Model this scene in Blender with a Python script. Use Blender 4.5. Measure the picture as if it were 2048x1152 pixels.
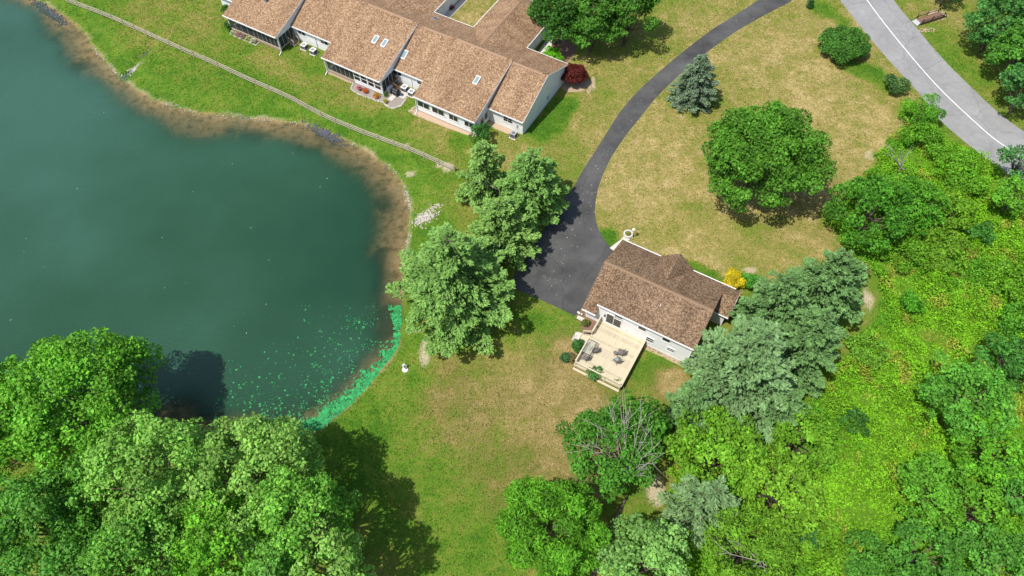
import bpy, math, random
import numpy as np
R_ = math.radians
for o in list(bpy.data.objects): bpy.data.objects.remove(o)
SC = bpy.context.scene
COL = SC.collection
# ------------------------------------------------------------------ camera, sky, sun, exposure
CAM_H, PITCH, FPX = 74.0, R_(58), 1440.0
cd = bpy.data.cameras.new('camera'); cam = bpy.data.objects.new('camera', cd); COL.objects.link(cam)
cam.location = (0, 0, CAM_H); cam.rotation_euler = (math.pi/2-PITCH, 0, 0)
cd.sensor_width = 36; cd.lens = 36*FPX/2048; cd.clip_end = 6000; cd.clip_start = 1
SC.camera = cam
SUN_EL, SHADOW_AZ = 62.0, 33.0
w = bpy.data.worlds.new('World'); SC.world = w; w.use_nodes = True
nt = w.node_tree; bg = nt.nodes['Background']
sky = nt.nodes.new('ShaderNodeTexSky'); sky.sky_type = 'NISHITA'; sky.sun_disc = False
sky.sun_elevation = R_(SUN_EL); sky.sun_rotation = math.atan2(-math.cos(R_(SHADOW_AZ)), -math.sin(R_(SHADOW_AZ)))
sky.dust_density = 1.6
nt.links.new(sky.outputs[0], bg.inputs[0]); bg.inputs[1].default_value = 0.14
sl = bpy.data.lights.new('sun', 'SUN'); sl.energy = 4.6; sl.angle = R_(0.6); sl.color = (1.0, 0.955, 0.88)
so = bpy.data.objects.new('sun', sl); COL.objects.link(so); so.location = (-40, -20, 120)
so.rotation_euler = (math.pi/2-R_(SUN_EL), 0, R_(SHADOW_AZ)-math.pi/2)
SC.view_settings.view_transform = 'Standard'; SC.view_settings.look = 'None'
SC.view_settings.exposure = 0.22; SC.view_settings.gamma = 1; SC.view_settings.use_curve_mapping = False
SC.render.resolution_x = 1024; SC.render.resolution_y = 576

# ------------------------------------------------------------------ helpers
FW = np.array([0, math.cos(PITCH), -math.sin(PITCH)]); UPV = np.array([0, math.sin(PITCH), math.cos(PITCH)])
def G(x, y, z=0.0):
    "photo pixel -> point on the horizontal plane at height z"
    d = FW + np.array([(x-1024)/FPX, 0, 0]) - UPV*((y-576)/FPX)
    return np.array([0, 0, CAM_H]) + d*((CAM_H-z)/-d[2])
def ppm(x, y, z=0):
    return FPX/((G(x, y, z)-[0, 0, CAM_H]) @ FW)
def Gs(pts, z=0): return np.array([G(x, y, z)[:2] for x, y in pts])

_vn = {}
def vnoise(x, y, scale, seed=0):
    "smooth value noise, 0..1"
    if seed not in _vn: _vn[seed] = np.random.RandomState(seed+77).rand(64, 64)
    g = _vn[seed]; u = np.asarray(x)/scale+1000; v = np.asarray(y)/scale+1000
    i = np.floor(u).astype(int); j = np.floor(v).astype(int); a = u-i; b = v-j
    a = a*a*(3-2*a); b = b*b*(3-2*b); i0, i1, j0, j1 = i % 64, (i+1) % 64, j % 64, (j+1) % 64
    return (g[i0, j0]*(1-a)+g[i1, j0]*a)*(1-b)+(g[i0, j1]*(1-a)+g[i1, j1]*a)*b
def fbm(x, y, s, seed=0, n=4):
    t = 0; k = 0
    for q in range(n): t = t+vnoise(x, y, s/2**q, seed+q)*0.55**q; k += 0.55**q
    return t/k
def sdist(P, poly):
    "signed distance to a closed polygon, negative inside"
    P = np.asarray(P, float); poly = np.asarray(poly, float); d = np.full(len(P), 1e9); ins = np.zeros(len(P), bool)
    for a, b in zip(poly, np.roll(poly, -1, 0)):
        e = b-a; t = np.clip(((P-a) @ e)/(e @ e+1e-9), 0, 1); q = a+t[:, None]*e
        d = np.minimum(d, np.hypot(*(P-q).T))
        c = (a[1] > P[:, 1]) != (b[1] > P[:, 1])
        with np.errstate(divide='ignore', invalid='ignore'):
            xx = (b[0]-a[0])*(P[:, 1]-a[1])/(b[1]-a[1]+1e-12)+a[0]
        ins ^= c & (P[:, 0] < xx)
    return np.where(ins, -d, d)
def smooth_poly(pts, closed=True, sub=6):
    "Catmull-Rom"
    pts = np.asarray(pts, float); n = len(pts); out = []
    for i in range(n if closed else n-1):
        p0 = pts[(i-1) % n] if closed or i > 0 else pts[0]
        p1 = pts[i]; p2 = pts[(i+1) % n]
        p3 = pts[(i+2) % n] if closed or i+2 < n else pts[-1]
        for k in range(sub):
            t = k/sub
            out.append(0.5*((2*p1)+(-p0+p2)*t+(2*p0-5*p1+4*p2-p3)*t*t+(-p0+3*p1-3*p2+p3)*t**3))
    if not closed: out.append(pts[-1])
    return np.array(out)
def link(name, me, mat=None, parent=None, loc=None):
    o = bpy.data.objects.new(name, me); COL.objects.link(o)
    if mat is not None and me is not None: me.materials.append(mat)
    if parent is not None: o.parent = parent
    if loc is not None: o.location = loc
    return o
def tag(o, label, cat, group=None):
    o['label'] = label; o['category'] = cat
    if group: o['group'] = group
    return o
def thing(name, label, cat, loc=(0, 0, 0), rz=0, group=None):
    o = bpy.data.objects.new(name, None); COL.objects.link(o); o.empty_display_size = 0.3
    o.location = [float(c) for c in loc]; o.rotation_euler = (0, 0, rz)
    return tag(o, label, cat, group)
def pmesh(V, Fc, name='mesh', smooth=False, uv=None):
    me = bpy.data.meshes.new(name); me.from_pydata([tuple(map(float, v)) for v in V], [], [tuple(int(i) for i in f) for f in Fc])
    if smooth: me.polygons.foreach_set('use_smooth', [True]*len(me.polygons))
    if uv is not None:
        l = me.uv_layers.new(name='UVMap'); vi = np.zeros(len(me.loops), int); me.loops.foreach_get('vertex_index', vi)
        l.data.foreach_set('uv', np.asarray(uv, float)[vi].ravel())
    me.update(); return me
def fast_mesh(V, Q, name='mesh', cols=None, smooth=False):
    "V (n,3), Q (m,k) faces with constant k"
    me = bpy.data.meshes.new(name); V = np.asarray(V, np.float32); Q = np.asarray(Q, np.int32); m, k = Q.shape
    me.vertices.add(len(V)); me.vertices.foreach_set('co', V.ravel())
    me.loops.add(m*k); me.loops.foreach_set('vertex_index', Q.ravel())
    me.polygons.add(m); me.polygons.foreach_set('loop_start', np.arange(m, dtype=np.int32)*k)
    if smooth: me.polygons.foreach_set('use_smooth', np.ones(m, bool))
    if cols is not None:
        for nm, c in cols.items():
            c = np.asarray(c, np.float32)
            if c.ndim == 1:
                a = me.attributes.new(nm, 'FLOAT', 'POINT'); a.data.foreach_set('value', c)
            else:
                a = me.attributes.new(nm, 'FLOAT_COLOR', 'POINT')
                a.data.foreach_set('color', np.hstack([c, np.ones((len(c), 1))]).astype(np.float32).ravel())
    me.update(calc_edges=True); me.validate(); return me
class MB:
    "collects boxes, bars, tubes into one mesh"
    def __init__(s): s.V = []; s.F = []
    def add(s, V, Fc):
        n = len(s.V); s.V += [tuple(map(float, v)) for v in V]; s.F += [tuple(i+n for i in f) for f in Fc]; return s
    def box(s, x0, x1, y0, y1, z0, z1):
        return s.add([(x, y, z) for z in (z0, z1) for y in (y0, y1) for x in (x0, x1)],
                     [(0, 2, 3, 1), (4, 5, 7, 6), (0, 1, 5, 4), (2, 6, 7, 3), (0, 4, 6, 2), (1, 3, 7, 5)])
    def bar(s, a, b, wd, ht, up=(0, 0, 1)):
        a = np.array(a, float); b = np.array(b, float); d = b-a; d /= np.linalg.norm(d)
        r = np.cross(d, up); r /= np.linalg.norm(r)+1e-9; u = np.cross(r, d)
        V = []
        for p in (a, b):
            for i, j in ((-1, -1), (1, -1), (1, 1), (-1, 1)): V.append(p+r*i*wd/2+u*j*ht/2)
        return s.add(V, [(3, 2, 1, 0), (4, 5, 6, 7), (0, 1, 5, 4), (1, 2, 6, 5), (2, 3, 7, 6), (3, 0, 4, 7)])
    def tube(s, pts, rad, n=6):
        pts = np.array(pts, float); m = len(pts)
        rad = np.full(m, rad) if np.isscalar(rad) else np.array(rad)
        V = []
        for i in range(m):
            d = pts[min(i+1, m-1)]-pts[max(i-1, 0)]; d /= np.linalg.norm(d)+1e-9
            h = np.array([1., 0, 0]) if abs(d[0]) < .8 else np.array([0, 1., 0])
            a = np.cross(d, h); a /= np.linalg.norm(a); b = np.cross(d, a)
            for k in range(n):
                t = 2*math.pi*k/n; V.append(pts[i]+rad[i]*(a*math.cos(t)+b*math.sin(t)))
        Fc = [(i*n+k, i*n+(k+1) % n, (i+1)*n+(k+1) % n, (i+1)*n+k) for i in range(m-1) for k in range(n)]
        Fc += [tuple(reversed(range(n))), tuple(range((m-1)*n, m*n))]
        return s.add(V, Fc)
    def lathe(s, prof, n=14, c=(0, 0, 0)):
        V = []; Fc = []
        for r, z in prof:
            for k in range(n): V.append((c[0]+r*math.cos(2*math.pi*k/n), c[1]+r*math.sin(2*math.pi*k/n), c[2]+z))
        m = len(prof)
        for i in range(m-1):
            for k in range(n): Fc.append((i*n+k, i*n+(k+1) % n, (i+1)*n+(k+1) % n, (i+1)*n+k))
        Fc += [tuple(reversed(range(n))), tuple(range((m-1)*n, m*n))]
        return s.add(V, Fc)
    def extr(s, pts, vec):
        pts = np.array(pts, float); n = len(pts); q = pts+np.array(vec)
        return s.add(list(pts)+list(q), [tuple(reversed(range(n))), tuple(range(n, 2*n))]+[(i, (i+1) % n, n+(i+1) % n, n+i) for i in range(n)])
    def build(s, name, mat, parent=None, loc=None, smooth=False):
        me = pmesh(s.V, s.F, name, smooth)
        return link(name, me, mat, parent, loc)

# ------------------------------------------------------------------ materials
def newmat(name):
    m = bpy.data.materials.new(name); m.use_nodes = True; n = m.node_tree
    return m, n.nodes, n.links, n.nodes['Principled BSDF']
def ramp(N, L, src, stops):
    r = N.new('ShaderNodeValToRGB'); e = r.color_ramp.elements
    while len(e) < len(stops): e.new(0.5)
    for k, (p, c) in zip(e, stops): k.position = p; k.color = (*c, 1)
    L.new(src, r.inputs[0]); return r.outputs[0]
def noise(N, L, scale, detail=4, rough=0.6, vec=None, out=0):
    t = N.new('ShaderNodeTexNoise'); t.inputs['Scale'].default_value = scale; t.inputs['Detail'].default_value = detail
    t.inputs['Roughness'].default_value = rough
    if vec is not None: L.new(vec, t.inputs['Vector'])
    return t.outputs[out]
def obco(N): return N.new('ShaderNodeTexCoord').outputs['Object']
def mix(N, L, f, a, b, mode='MIX'):
    m = N.new('ShaderNodeMix'); m.data_type = 'RGBA'; m.blend_type = mode
    for s, v in ((m.inputs[0], f), (m.inputs[6], a), (m.inputs[7], b)):
        if isinstance(v, (int, float)): s.default_value = v
        elif isinstance(v, tuple): s.default_value = (*v, 1)
        else: L.new(v, s)
    return m.outputs[2]
def mth(N, L, op, a, b=None, c=None, clamp=False):
    m = N.new('ShaderNodeMath'); m.operation = op; m.use_clamp = clamp
    for s, v in zip(m.inputs, (a, b, c)):
        if v is None: continue
        if isinstance(v, (int, float)): s.default_value = v
        else: L.new(v, s)
    return m.outputs[0]
def attr(N, nm, out='Fac'):
    a = N.new('ShaderNodeAttribute'); a.attribute_name = nm; return a.outputs[out]
def bump(N, L, h, P, strength=0.4, dist=0.05):
    b = N.new('ShaderNodeBump'); b.inputs['Strength'].default_value = strength; b.inputs['Distance'].default_value = dist
    L.new(h, b.inputs['Height']); L.new(b.outputs[0], P.inputs['Normal'])
def plain(name, col, rough=0.7, var=0.25, scale=6, metal=0, spec=0.3, bmp=0):
    m, N, L, P = newmat(name); v = obco(N)
    n = noise(N, L, scale, 5, 0.65, v)
    c = ramp(N, L, n, [(0.25, tuple(x*(1-var) for x in col)), (0.75, tuple(min(1, x*(1+var)) for x in col))])
    L.new(c, P.inputs['Base Color']); P.inputs['Roughness'].default_value = rough; P.inputs['Metallic'].default_value = metal
    P.inputs['Specular IOR Level'].default_value = spec
    if bmp: bump(N, L, n, P, bmp, 0.03)
    return m
M = {}
def mat_shingle(name, dark, mid, light):
    m, N, L, P = newmat(name)
    uv = N.new('ShaderNodeUVMap').outputs[0]
    b = N.new('ShaderNodeTexBrick'); L.new(uv, b.inputs[0]); b.inputs['Scale'].default_value = 1
    b.inputs['Brick Width'].default_value = 0.34; b.inputs['Row Height'].default_value = 0.15; b.inputs['Mortar Size'].default_value = 0.012
    b.inputs['Mortar Smooth'].default_value = 0.4; b.inputs['Bias'].default_value = 0.0
    b.inputs['Color1'].default_value = (0, 0, 0, 1); b.inputs['Color2'].default_value = (1, 1, 1, 1); b.inputs['Mortar'].default_value = (0, 0, 0, 1)
    wn = N.new('ShaderNodeTexWhiteNoise'); wn.noise_dimensions = '2D'
    sn = N.new('ShaderNodeVectorMath'); sn.operation = 'SNAP'; L.new(uv, sn.inputs[0]); sn.inputs[1].default_value = (0.125, 0.14, 1)
    L.new(sn.outputs[0], wn.inputs[0])
    mp = N.new('ShaderNodeMapping'); mp.inputs['Scale'].default_value = (0.55, 0.09, 1); L.new(uv, mp.inputs[0])
    streak = noise(N, L, 1.0, 5, 0.65, mp.outputs[0])
    fine = noise(N, L, 14, 2, 0.6, uv)
    f = mth(N, L, 'MULTIPLY_ADD', wn.outputs[0], 0.62, mth(N, L, 'MULTIPLY', b.outputs[0], 0.16))
    f = mth(N, L, 'MULTIPLY_ADD', mth(N, L, 'SUBTRACT', streak, 0.5), 0.7, f)
    f = mth(N, L, 'MULTIPLY_ADD', mth(N, L, 'SUBTRACT', fine, 0.5), 0.2, f)
    c = ramp(N, L, f, [(0.0, dark), (0.38, mid), (0.85, light)])
    L.new(c, P.inputs['Base Color']); P.inputs['Roughness'].default_value = 0.9; P.inputs['Specular IOR Level'].default_value = 0.15
    bump(N, L, mth(N, L, 'ADD', wn.outputs[0], b.outputs[1]), P, 0.5, 0.02)
    return m
M['roof'] = mat_shingle('tan_shingle', (0.128, 0.074, 0.041), (0.262, 0.163, 0.096), (0.47, 0.325, 0.20))
M['roof2'] = mat_shingle('brown_shingle', (0.078, 0.050, 0.031), (0.18, 0.116, 0.070), (0.36, 0.25, 0.158))
def mat_siding():
    m, N, L, P = newmat('white_siding'); v = obco(N)
    wv = N.new('ShaderNodeTexWave'); wv.wave_type = 'BANDS'; wv.bands_direction = 'Z'; wv.wave_profile = 'SAW'; wv.inputs['Scale'].default_value = 2.0
    L.new(v, wv.inputs[0])
    n = noise(N, L, 1.2, 5, 0.7, v)
    L.new(ramp(N, L, n, [(0.3, (0.76, 0.765, 0.775)), (0.7, (0.85, 0.855, 0.86))]), P.inputs['Base Color'])
    P.inputs['Roughness'].default_value = 0.55; bump(N, L, wv.outputs[1], P, 0.5, 0.02)
    return m
M['siding'] = mat_siding(); M['roof_trim'] = plain('tan_drip_edge', (0.30, 0.19, 0.12), 0.8, 0.2, 5)
M['white'] = plain('white_trim_paint', (0.74, 0.74, 0.73), 0.5, 0.06, 3)
M['grey_metal'] = plain('grey_metal', (0.42, 0.43, 0.45), 0.5, 0.12, 8, 0.2)
M['ac_dark'] = plain('dark_louvre_metal', (0.12, 0.125, 0.14), 0.5, 0.2, 20, 0.2)
M['concrete'] = plain('pale_concrete', (0.52, 0.49, 0.44), 0.85, 0.12, 4)
M['paver'] = plain('beige_pavers', (0.42, 0.31, 0.22), 0.9, 0.25, 9, bmp=0.4)
M['beige_wood'] = plain('weathered_timber', (0.40, 0.33, 0.24), 0.8, 0.22, 9)
M['deck_wood'] = plain('pale_treated_timber', (0.52, 0.455, 0.32), 0.75, 0.2, 5)
M['deck_wood_b'] = plain('pale_treated_timber_greyed', (0.45, 0.39, 0.28), 0.8, 0.25, 4)
M['fence_wood'] = plain('grey_weathered_rails', (0.46, 0.40, 0.31), 0.85, 0.25, 7)
M['brown_wood'] = plain('red_brown_stained_timber', (0.20, 0.12, 0.08), 0.8, 0.3, 8)
M['dark_wood'] = plain('dark_stained_and_shade_timber', (0.055, 0.035, 0.025), 0.8, 0.3, 8)  # dark stain on the footbridge; painted shade on the deck side
M['bark'] = plain('grey_brown_bark', (0.13, 0.10, 0.075), 0.95, 0.35, 8, bmp=0.5)
M['dead_bark'] = plain('bleached_dead_wood', (0.34, 0.31, 0.265), 0.9, 0.25, 6)
M['mulch'] = plain('brown_mulch', (0.19, 0.115, 0.08), 1.0, 0.5, 12, bmp=0.6)
M['gravel'] = plain('grey_gravel', (0.27, 0.235, 0.20), 1.0, 0.45, 14, bmp=0.6)
M['soil'] = plain('dry_brown_soil', (0.36, 0.27, 0.18), 1.0, 0.3, 6, bmp=0.4)
M['stone'] = plain('pale_field_stone', (0.42, 0.39, 0.34), 0.9, 0.35, 3)
M['dark_stone'] = plain('dark_slaty_stone', (0.09, 0.09, 0.105), 0.8, 0.4, 3)
M['black'] = plain('black_plastic', (0.02, 0.021, 0.024), 0.45, 0.3, 10)
M['sling'] = plain('grey_brown_sling_fabric', (0.15, 0.13, 0.125), 0.7, 0.2, 20)
M['frame_dark'] = plain('dark_bronze_frame', (0.07, 0.06, 0.05), 0.5, 0.2, 12, 0.3)
M['red'] = plain('red_paint', (0.4, 0.04, 0.03), 0.6, 0.15, 6)
M['globe'] = plain('opal_globe', (0.8, 0.77, 0.62), 0.35, 0.04, 3)
M['terracotta'] = plain('terracotta', (0.28, 0.11, 0.06), 0.85, 0.2, 9)
M['cloth_blue'] = plain('faded_teal_cloth', (0.22, 0.3, 0.31), 0.9, 0.2, 8)
def mat_glass(name, col, rough=0.06):
    m, N, L, P = newmat(name); P.inputs['Base Color'].default_value = (*col, 1); P.inputs['Roughness'].default_value = rough
    P.inputs['Specular IOR Level'].default_value = 0.8; return m
M['pane'] = mat_glass('dark_window_glass', (0.018, 0.024, 0.028))
M['sky_pane'] = mat_glass('pale_skylight_glass', (0.22, 0.30, 0.29), 0.12)
M['cloud_pane'] = mat_glass('smoky_skylight_glass', (0.05, 0.07, 0.05), 0.1)
def mat_screen():
    m, N, L, P = newmat('dark_insect_screen'); P.inputs['Base Color'].default_value = (0.03, 0.035, 0.04, 1); P.inputs['Roughness'].default_value = 0.6
    t = N.new('ShaderNodeBsdfTransparent'); mx = N.new('ShaderNodeMixShader'); mx.inputs[0].default_value = 0.62
    L.new(t.outputs[0], mx.inputs[1]); L.new(P.outputs[0], mx.inputs[2]); L.new(mx.outputs[0], N['Material Output'].inputs[0]); return m
M['screen'] = mat_screen()
def mat_clear():
    m, N, L, P = newmat('clear_table_glass'); P.inputs['Base Color'].default_value = (0.5, 0.55, 0.5, 1); P.inputs['Roughness'].default_value = 0.05
    t = N.new('ShaderNodeBsdfTransparent'); mx = N.new('ShaderNodeMixShader'); mx.inputs[0].default_value = 0.15
    L.new(t.outputs[0], mx.inputs[1]); L.new(P.outputs[0], mx.inputs[2]); L.new(mx.outputs[0], N['Material Output'].inputs[0]); return m
M['clear'] = mat_clear()
def mat_leaf(name, trans=0.3, rough=0.5, spec=0.35, gain=(1, 1, 1)):
    m, N, L, P = newmat(name); c = mix(N, L, 1.0, attr(N, 'Col', 'Color'), gain, 'MULTIPLY')
    L.new(c, P.inputs['Base Color']); P.inputs['Roughness'].default_value = rough; P.inputs['Specular IOR Level'].default_value = spec
    t = N.new('ShaderNodeBsdfTranslucent')
    L.new(mix(N, L, 1.0, c, (1.25, 1.25, 0.6), 'MULTIPLY'), t.inputs[0])
    mx = N.new('ShaderNodeMixShader'); mx.inputs[0].default_value = trans
    L.new(P.outputs[0], mx.inputs[1]); L.new(t.outputs[0], mx.inputs[2]); L.new(mx.outputs[0], N['Material Output'].inputs[0]); return m
M['leaf'] = mat_leaf('broad_leaf', 0.27, 0.6, 0.18, (1.7, 1.55, 1.05))
M['needle'] = mat_leaf('conifer_needle', 0.25, 0.7, 0.15, (1.75, 1.6, 1.2))
M['petal'] = mat_leaf('petal', 0.3, 0.7, 0.1)
def mat_asphalt(name, col, var, specks=False):
    m, N, L, P = newmat(name); v = obco(N)
    big = noise(N, L, 0.22, 5, 0.6, v); fine = noise(N, L, 22, 3, 0.7, v)
    c = ramp(N, L, big, [(0.3, tuple(x*(1-var) for x in col)), (0.72, tuple(x*(1+var) for x in col))])
    c = mix(N, L, 0.35, c, ramp(N, L, fine, [(0.3, (0.55, 0.55, 0.55)), (0.7, (1.4, 1.4, 1.4))]), 'MULTIPLY')
    # hairline cracks and sealed seams
    wp = N.new('ShaderNodeVectorMath'); wp.operation = 'ADD'; L.new(v, wp.inputs[0])
    ns = N.new('ShaderNodeTexNoise'); ns.inputs['Scale'].default_value = 0.6; L.new(v, ns.inputs['Vector']); L.new(ns.outputs[1], wp.inputs[1])
    vo = N.new('ShaderNodeTexVoronoi'); vo.feature = 'DISTANCE_TO_EDGE'; vo.inputs['Scale'].default_value = 0.16; L.new(wp.outputs[0], vo.inputs['Vector'])
    c = mix(N, L, 1.0, c, ramp(N, L, vo.outputs['Distance'], [(0.0, (0.72, 0.72, 0.72)), (0.012, (1, 1, 1))]), 'MULTIPLY')
    st = noise(N, L, 1.3, 5, 0.7, v); c = mix(N, L, 0.5, c, ramp(N, L, st, [(0.3, (0.78, 0.78, 0.78)), (0.7, (1.2, 1.2, 1.18))]), 'MULTIPLY')
    L.new(c, P.inputs['Base Color']); P.inputs['Roughness'].default_value = 0.85; bump(N, L, fine, P, 0.25, 0.01); return m
M['drive'] = mat_asphalt('dark_driveway_asphalt', (0.064, 0.0635, 0.063), 0.5)
M['road'] = mat_asphalt('worn_grey_road_asphalt', (0.25, 0.248, 0.246), 0.14)
M['line'] = plain('white_road_paint', (0.78, 0.78, 0.76), 0.7, 0.12, 3)

# ------------------------------------------------------------------ terrain and pond
WL = -0.5
pond_px = [(-420, -120), (-60, -50), (70, -2), (130, 32), (165, 62), (192, 100), (222, 135), (246, 160), (282, 186), (330, 208), (400, 226), (480, 234),
           (560, 242), (620, 252), (682, 277), (732, 302), (772, 330), (798, 357), (812, 388), (819, 422), (817, 465), (808, 520), (803, 580), (802, 640),
           (798, 690), (784, 716), (755, 750), (720, 790), (682, 825), (642, 858), (600, 880), (540, 895), (450, 893), (330, 872), (200, 858), (60, 850), (-120, 850), (-500, 860)]
pond = smooth_poly(Gs(pond_px, WL), True, 5)
ditch = Gs([(312, 80), (296, 100), (276, 122), (262, 140), (248, 152)], -0.3)
def seg_dist(P, line):
    d = np.full(len(P), 1e9)
    for a, b in zip(line[:-1], line[1:]):
        e = b-a; t = np.clip(((P-a) @ e)/(e @ e), 0, 1); d = np.minimum(d, np.hypot(*(P-a-t[:, None]*e).T))
    return d
def sstep(a, b, x):
    t = np.clip((x-a)/(b-a), 0, 1); return t*t*(3-2*t)
def gheight(P):
    P = np.atleast_2d(np.asarray(P, float))[:, :2]
    d = sdist(P, pond); n = fbm(P[:, 0], P[:, 1], 3.0, 3)-0.5; n2 = fbm(P[:, 0], P[:, 1], 9.0, 11)-0.5
    d = d+n*0.7
    out = WL+0.10*sstep(0, 0.5, d)+0.4*sstep(0.3, 4.2, d)
    shelf = 3.4+n2*6.0
    ins = WL-0.10*sstep(0, 0.4, -d)-0.26*sstep(0.2, shelf, -d)-1.6*sstep(shelf*0.7, shelf+3.6, -d)+n*0.16*sstep(0, 1, -d)
    z = np.where(d > 0, out, ins)
    dd = seg_dist(P, ditch)
    z = z-0.35*np.exp(-(dd/0.7)**2)*(d > -0.5)
    return z
def gz(x, y): return float(gheight([[x, y]])[0])

def axis(lo, hi, step, far):
    a = list(np.arange(lo, hi+step/2, step)); s = step; x = hi; r = []
    while x < far: s *= 1.45; x += s; r.append(x)
    s = step; x = lo; l = []
    while x > -far: s *= 1.45; x -= s; l.append(x)
    return np.array(l[::-1]+a+r)
gx = axis(-92, 92, 0.45, 2500); gy = axis(4, 112, 0.45, 2500)
XX, YY = np.meshgrid(gx, gy); PP = np.c_[XX.ravel(), YY.ravel()]
near = (np.abs(PP[:, 0]) < 140) & (PP[:, 1] > -30) & (PP[:, 1] < 150)
ZZ = np.zeros(len(PP)); SD = np.full(len(PP), 99.0)
ZZ[near] = gheight(PP[near]); SD[near] = sdist(PP[near], pond)
nx, ny = len(gx), len(gy)
ii = np.arange(nx*ny).reshape(ny, nx)
Q = np.stack([ii[:-1, :-1], ii[:-1, 1:], ii[1:, 1:], ii[1:, :-1]], -1).reshape(-1, 4)
def blob(px, py, rx, ry, rot=0, wob=0.5, seed=5):
    c = G(px, py)[:2]; d = PP-c; a = R_(rot); u = d[:, 0]*math.cos(a)+d[:, 1]*math.sin(a); v = -d[:, 0]*math.sin(a)+d[:, 1]*math.cos(a)
    r = np.sqrt((u/rx)**2+(v/ry)**2)+(fbm(PP[:, 0], PP[:, 1], max(2.5, min(rx, ry)*0.8), seed)-0.5)*wob*2
    return sstep(1.15, 0.55, r)
dry = np.full(len(PP), 0.42)
def put(val, *a, k=1.0, **kw):
    global dry
    b = blob(*a, **kw)*k; dry = dry*(1-b)+val*b
put(0.80, 1560, 150, 24, 20); put(0.84, 1640, 330, 16, 16); put(0.86, 1400, 440, 14, 10); put(0.8, 1290, 300, 9, 16, rot=-20)
put(0.74, 1450, 60, 18, 8); put(0.72, 1500, 480, 14, 6)
put(0.66, 1240, 120, 12, 14, rot=50); put(0.6, 1160, 260, 6, 12, rot=-20); put(0.7, 1180, 230, 3, 7)
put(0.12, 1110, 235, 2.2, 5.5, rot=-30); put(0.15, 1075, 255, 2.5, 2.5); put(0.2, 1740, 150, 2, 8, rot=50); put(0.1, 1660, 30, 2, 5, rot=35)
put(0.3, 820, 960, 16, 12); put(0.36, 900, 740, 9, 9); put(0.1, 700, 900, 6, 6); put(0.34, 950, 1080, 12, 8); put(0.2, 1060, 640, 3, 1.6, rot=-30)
put(0.84, 1090, 850, 10, 8, k=0.85, wob=.9); put(0.8, 1010, 760, 9, 5, k=0.7, wob=.9); put(0.8, 1190, 960, 5, 6, k=0.8); put(0.85, 1150, 720, 3, 4); put(0.8, 1320, 990, 3, 4, k=.7)
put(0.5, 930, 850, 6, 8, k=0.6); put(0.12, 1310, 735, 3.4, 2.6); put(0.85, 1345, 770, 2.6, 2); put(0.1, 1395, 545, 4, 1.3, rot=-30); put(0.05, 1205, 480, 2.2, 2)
put(0.34, 1275, 1010, 5, 5)
put(0.3, 560, 165, 40, 7, rot=-30); put(0.55, 700, 200, 18, 3, rot=-30); put(0.6, 880, 270, 9, 4, rot=-30); put(0.6, 545, 130, 6, 2.5, rot=-30); put(0.52, 330, 50, 9, 7, rot=-30)
put(0.6, 1000, 290, 6, 4, rot=-30); put(0.25, 800, 225, 3, 4); put(0.2, 930, 275, 3, 3)
put(0.5, 1880, 60, 9, 9); put(0.62, 1860, 25, 6, 4); put(0.28, 1900, 130, 3.5, 16, rot=38); put(0.4, 1980, 200, 4, 10, rot=38)
put(0.75, 1800, 400, 3, 3); put(0.78, 935, 25, 7, 9)
bank = sstep(8.5, 1.5, SD)*(PP[:, 1] > 50)*(0.6+0.7*fbm(PP[:, 0], PP[:, 1], 5, 21)); bank = np.clip(bank, 0, 1); dry = dry*(1-bank)+0.14*bank
bank2 = sstep(4, 0.5, SD)*(PP[:, 1] <= 50)*0.6; dry = dry*(1-bank2)+0.3*bank2
dry = np.clip(dry*.93+(fbm(PP[:, 0], PP[:, 1], 6, 31)-0.5)*0.42+(fbm(PP[:, 0], PP[:, 1], 1.6, 41)-0.5)*0.3, 0, 1)
brown = .7*np.clip(blob(1080, 860, 12, 9, wob=1.0)+blob(1180, 730, 8, 6)*0.8+blob(1000, 770, 9, 5)*.6+blob(1330, 770, 3, 3)+0.25*blob(1650, 400, 9, 9), 0, 1)
bare = np.zeros(len(PP))
nb = fbm(PP[:, 0], PP[:, 1], 1.5, 51)
bare = np.maximum(bare, sstep(0.75, 0.1, np.abs(SD-0.05)+(nb-0.5)*1.6)*0.42*sstep(.3, .6, fbm(PP[:, 0], PP[:, 1], 5, 57))*(PP[:, 1] > 45))
bare = np.maximum(bare, sstep(0.3, 0.0, np.abs(SD-0.0)+(nb-0.5)*1.0)*0.2)
for b in [(1815, 245, 1.2, 1.4), (1740, 310, .7, .8), (1185, 172, .45, 1.5), (850, 700, .8, 3.0), (835, 660, 1.4, .6), (1500, 540, 1, .5), (1310, 975, 1.1, 1.6),
          (1870, 30, 2, 1.2), (1735, 600, 1.0, 2.0), (880, 330, .8, .5), (895, 335, .6, .9), (813, 290, .7, .5), (820, 345, .9, .5), (1935, 745, 1.4, .6), (1690, 505, 1.5, 1.0)]:
    bare = np.maximum(bare, blob(*b, wob=0.7, seed=61)*(0.5+0.6*nb))
bare = np.clip(bare, 0, 1)
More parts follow.
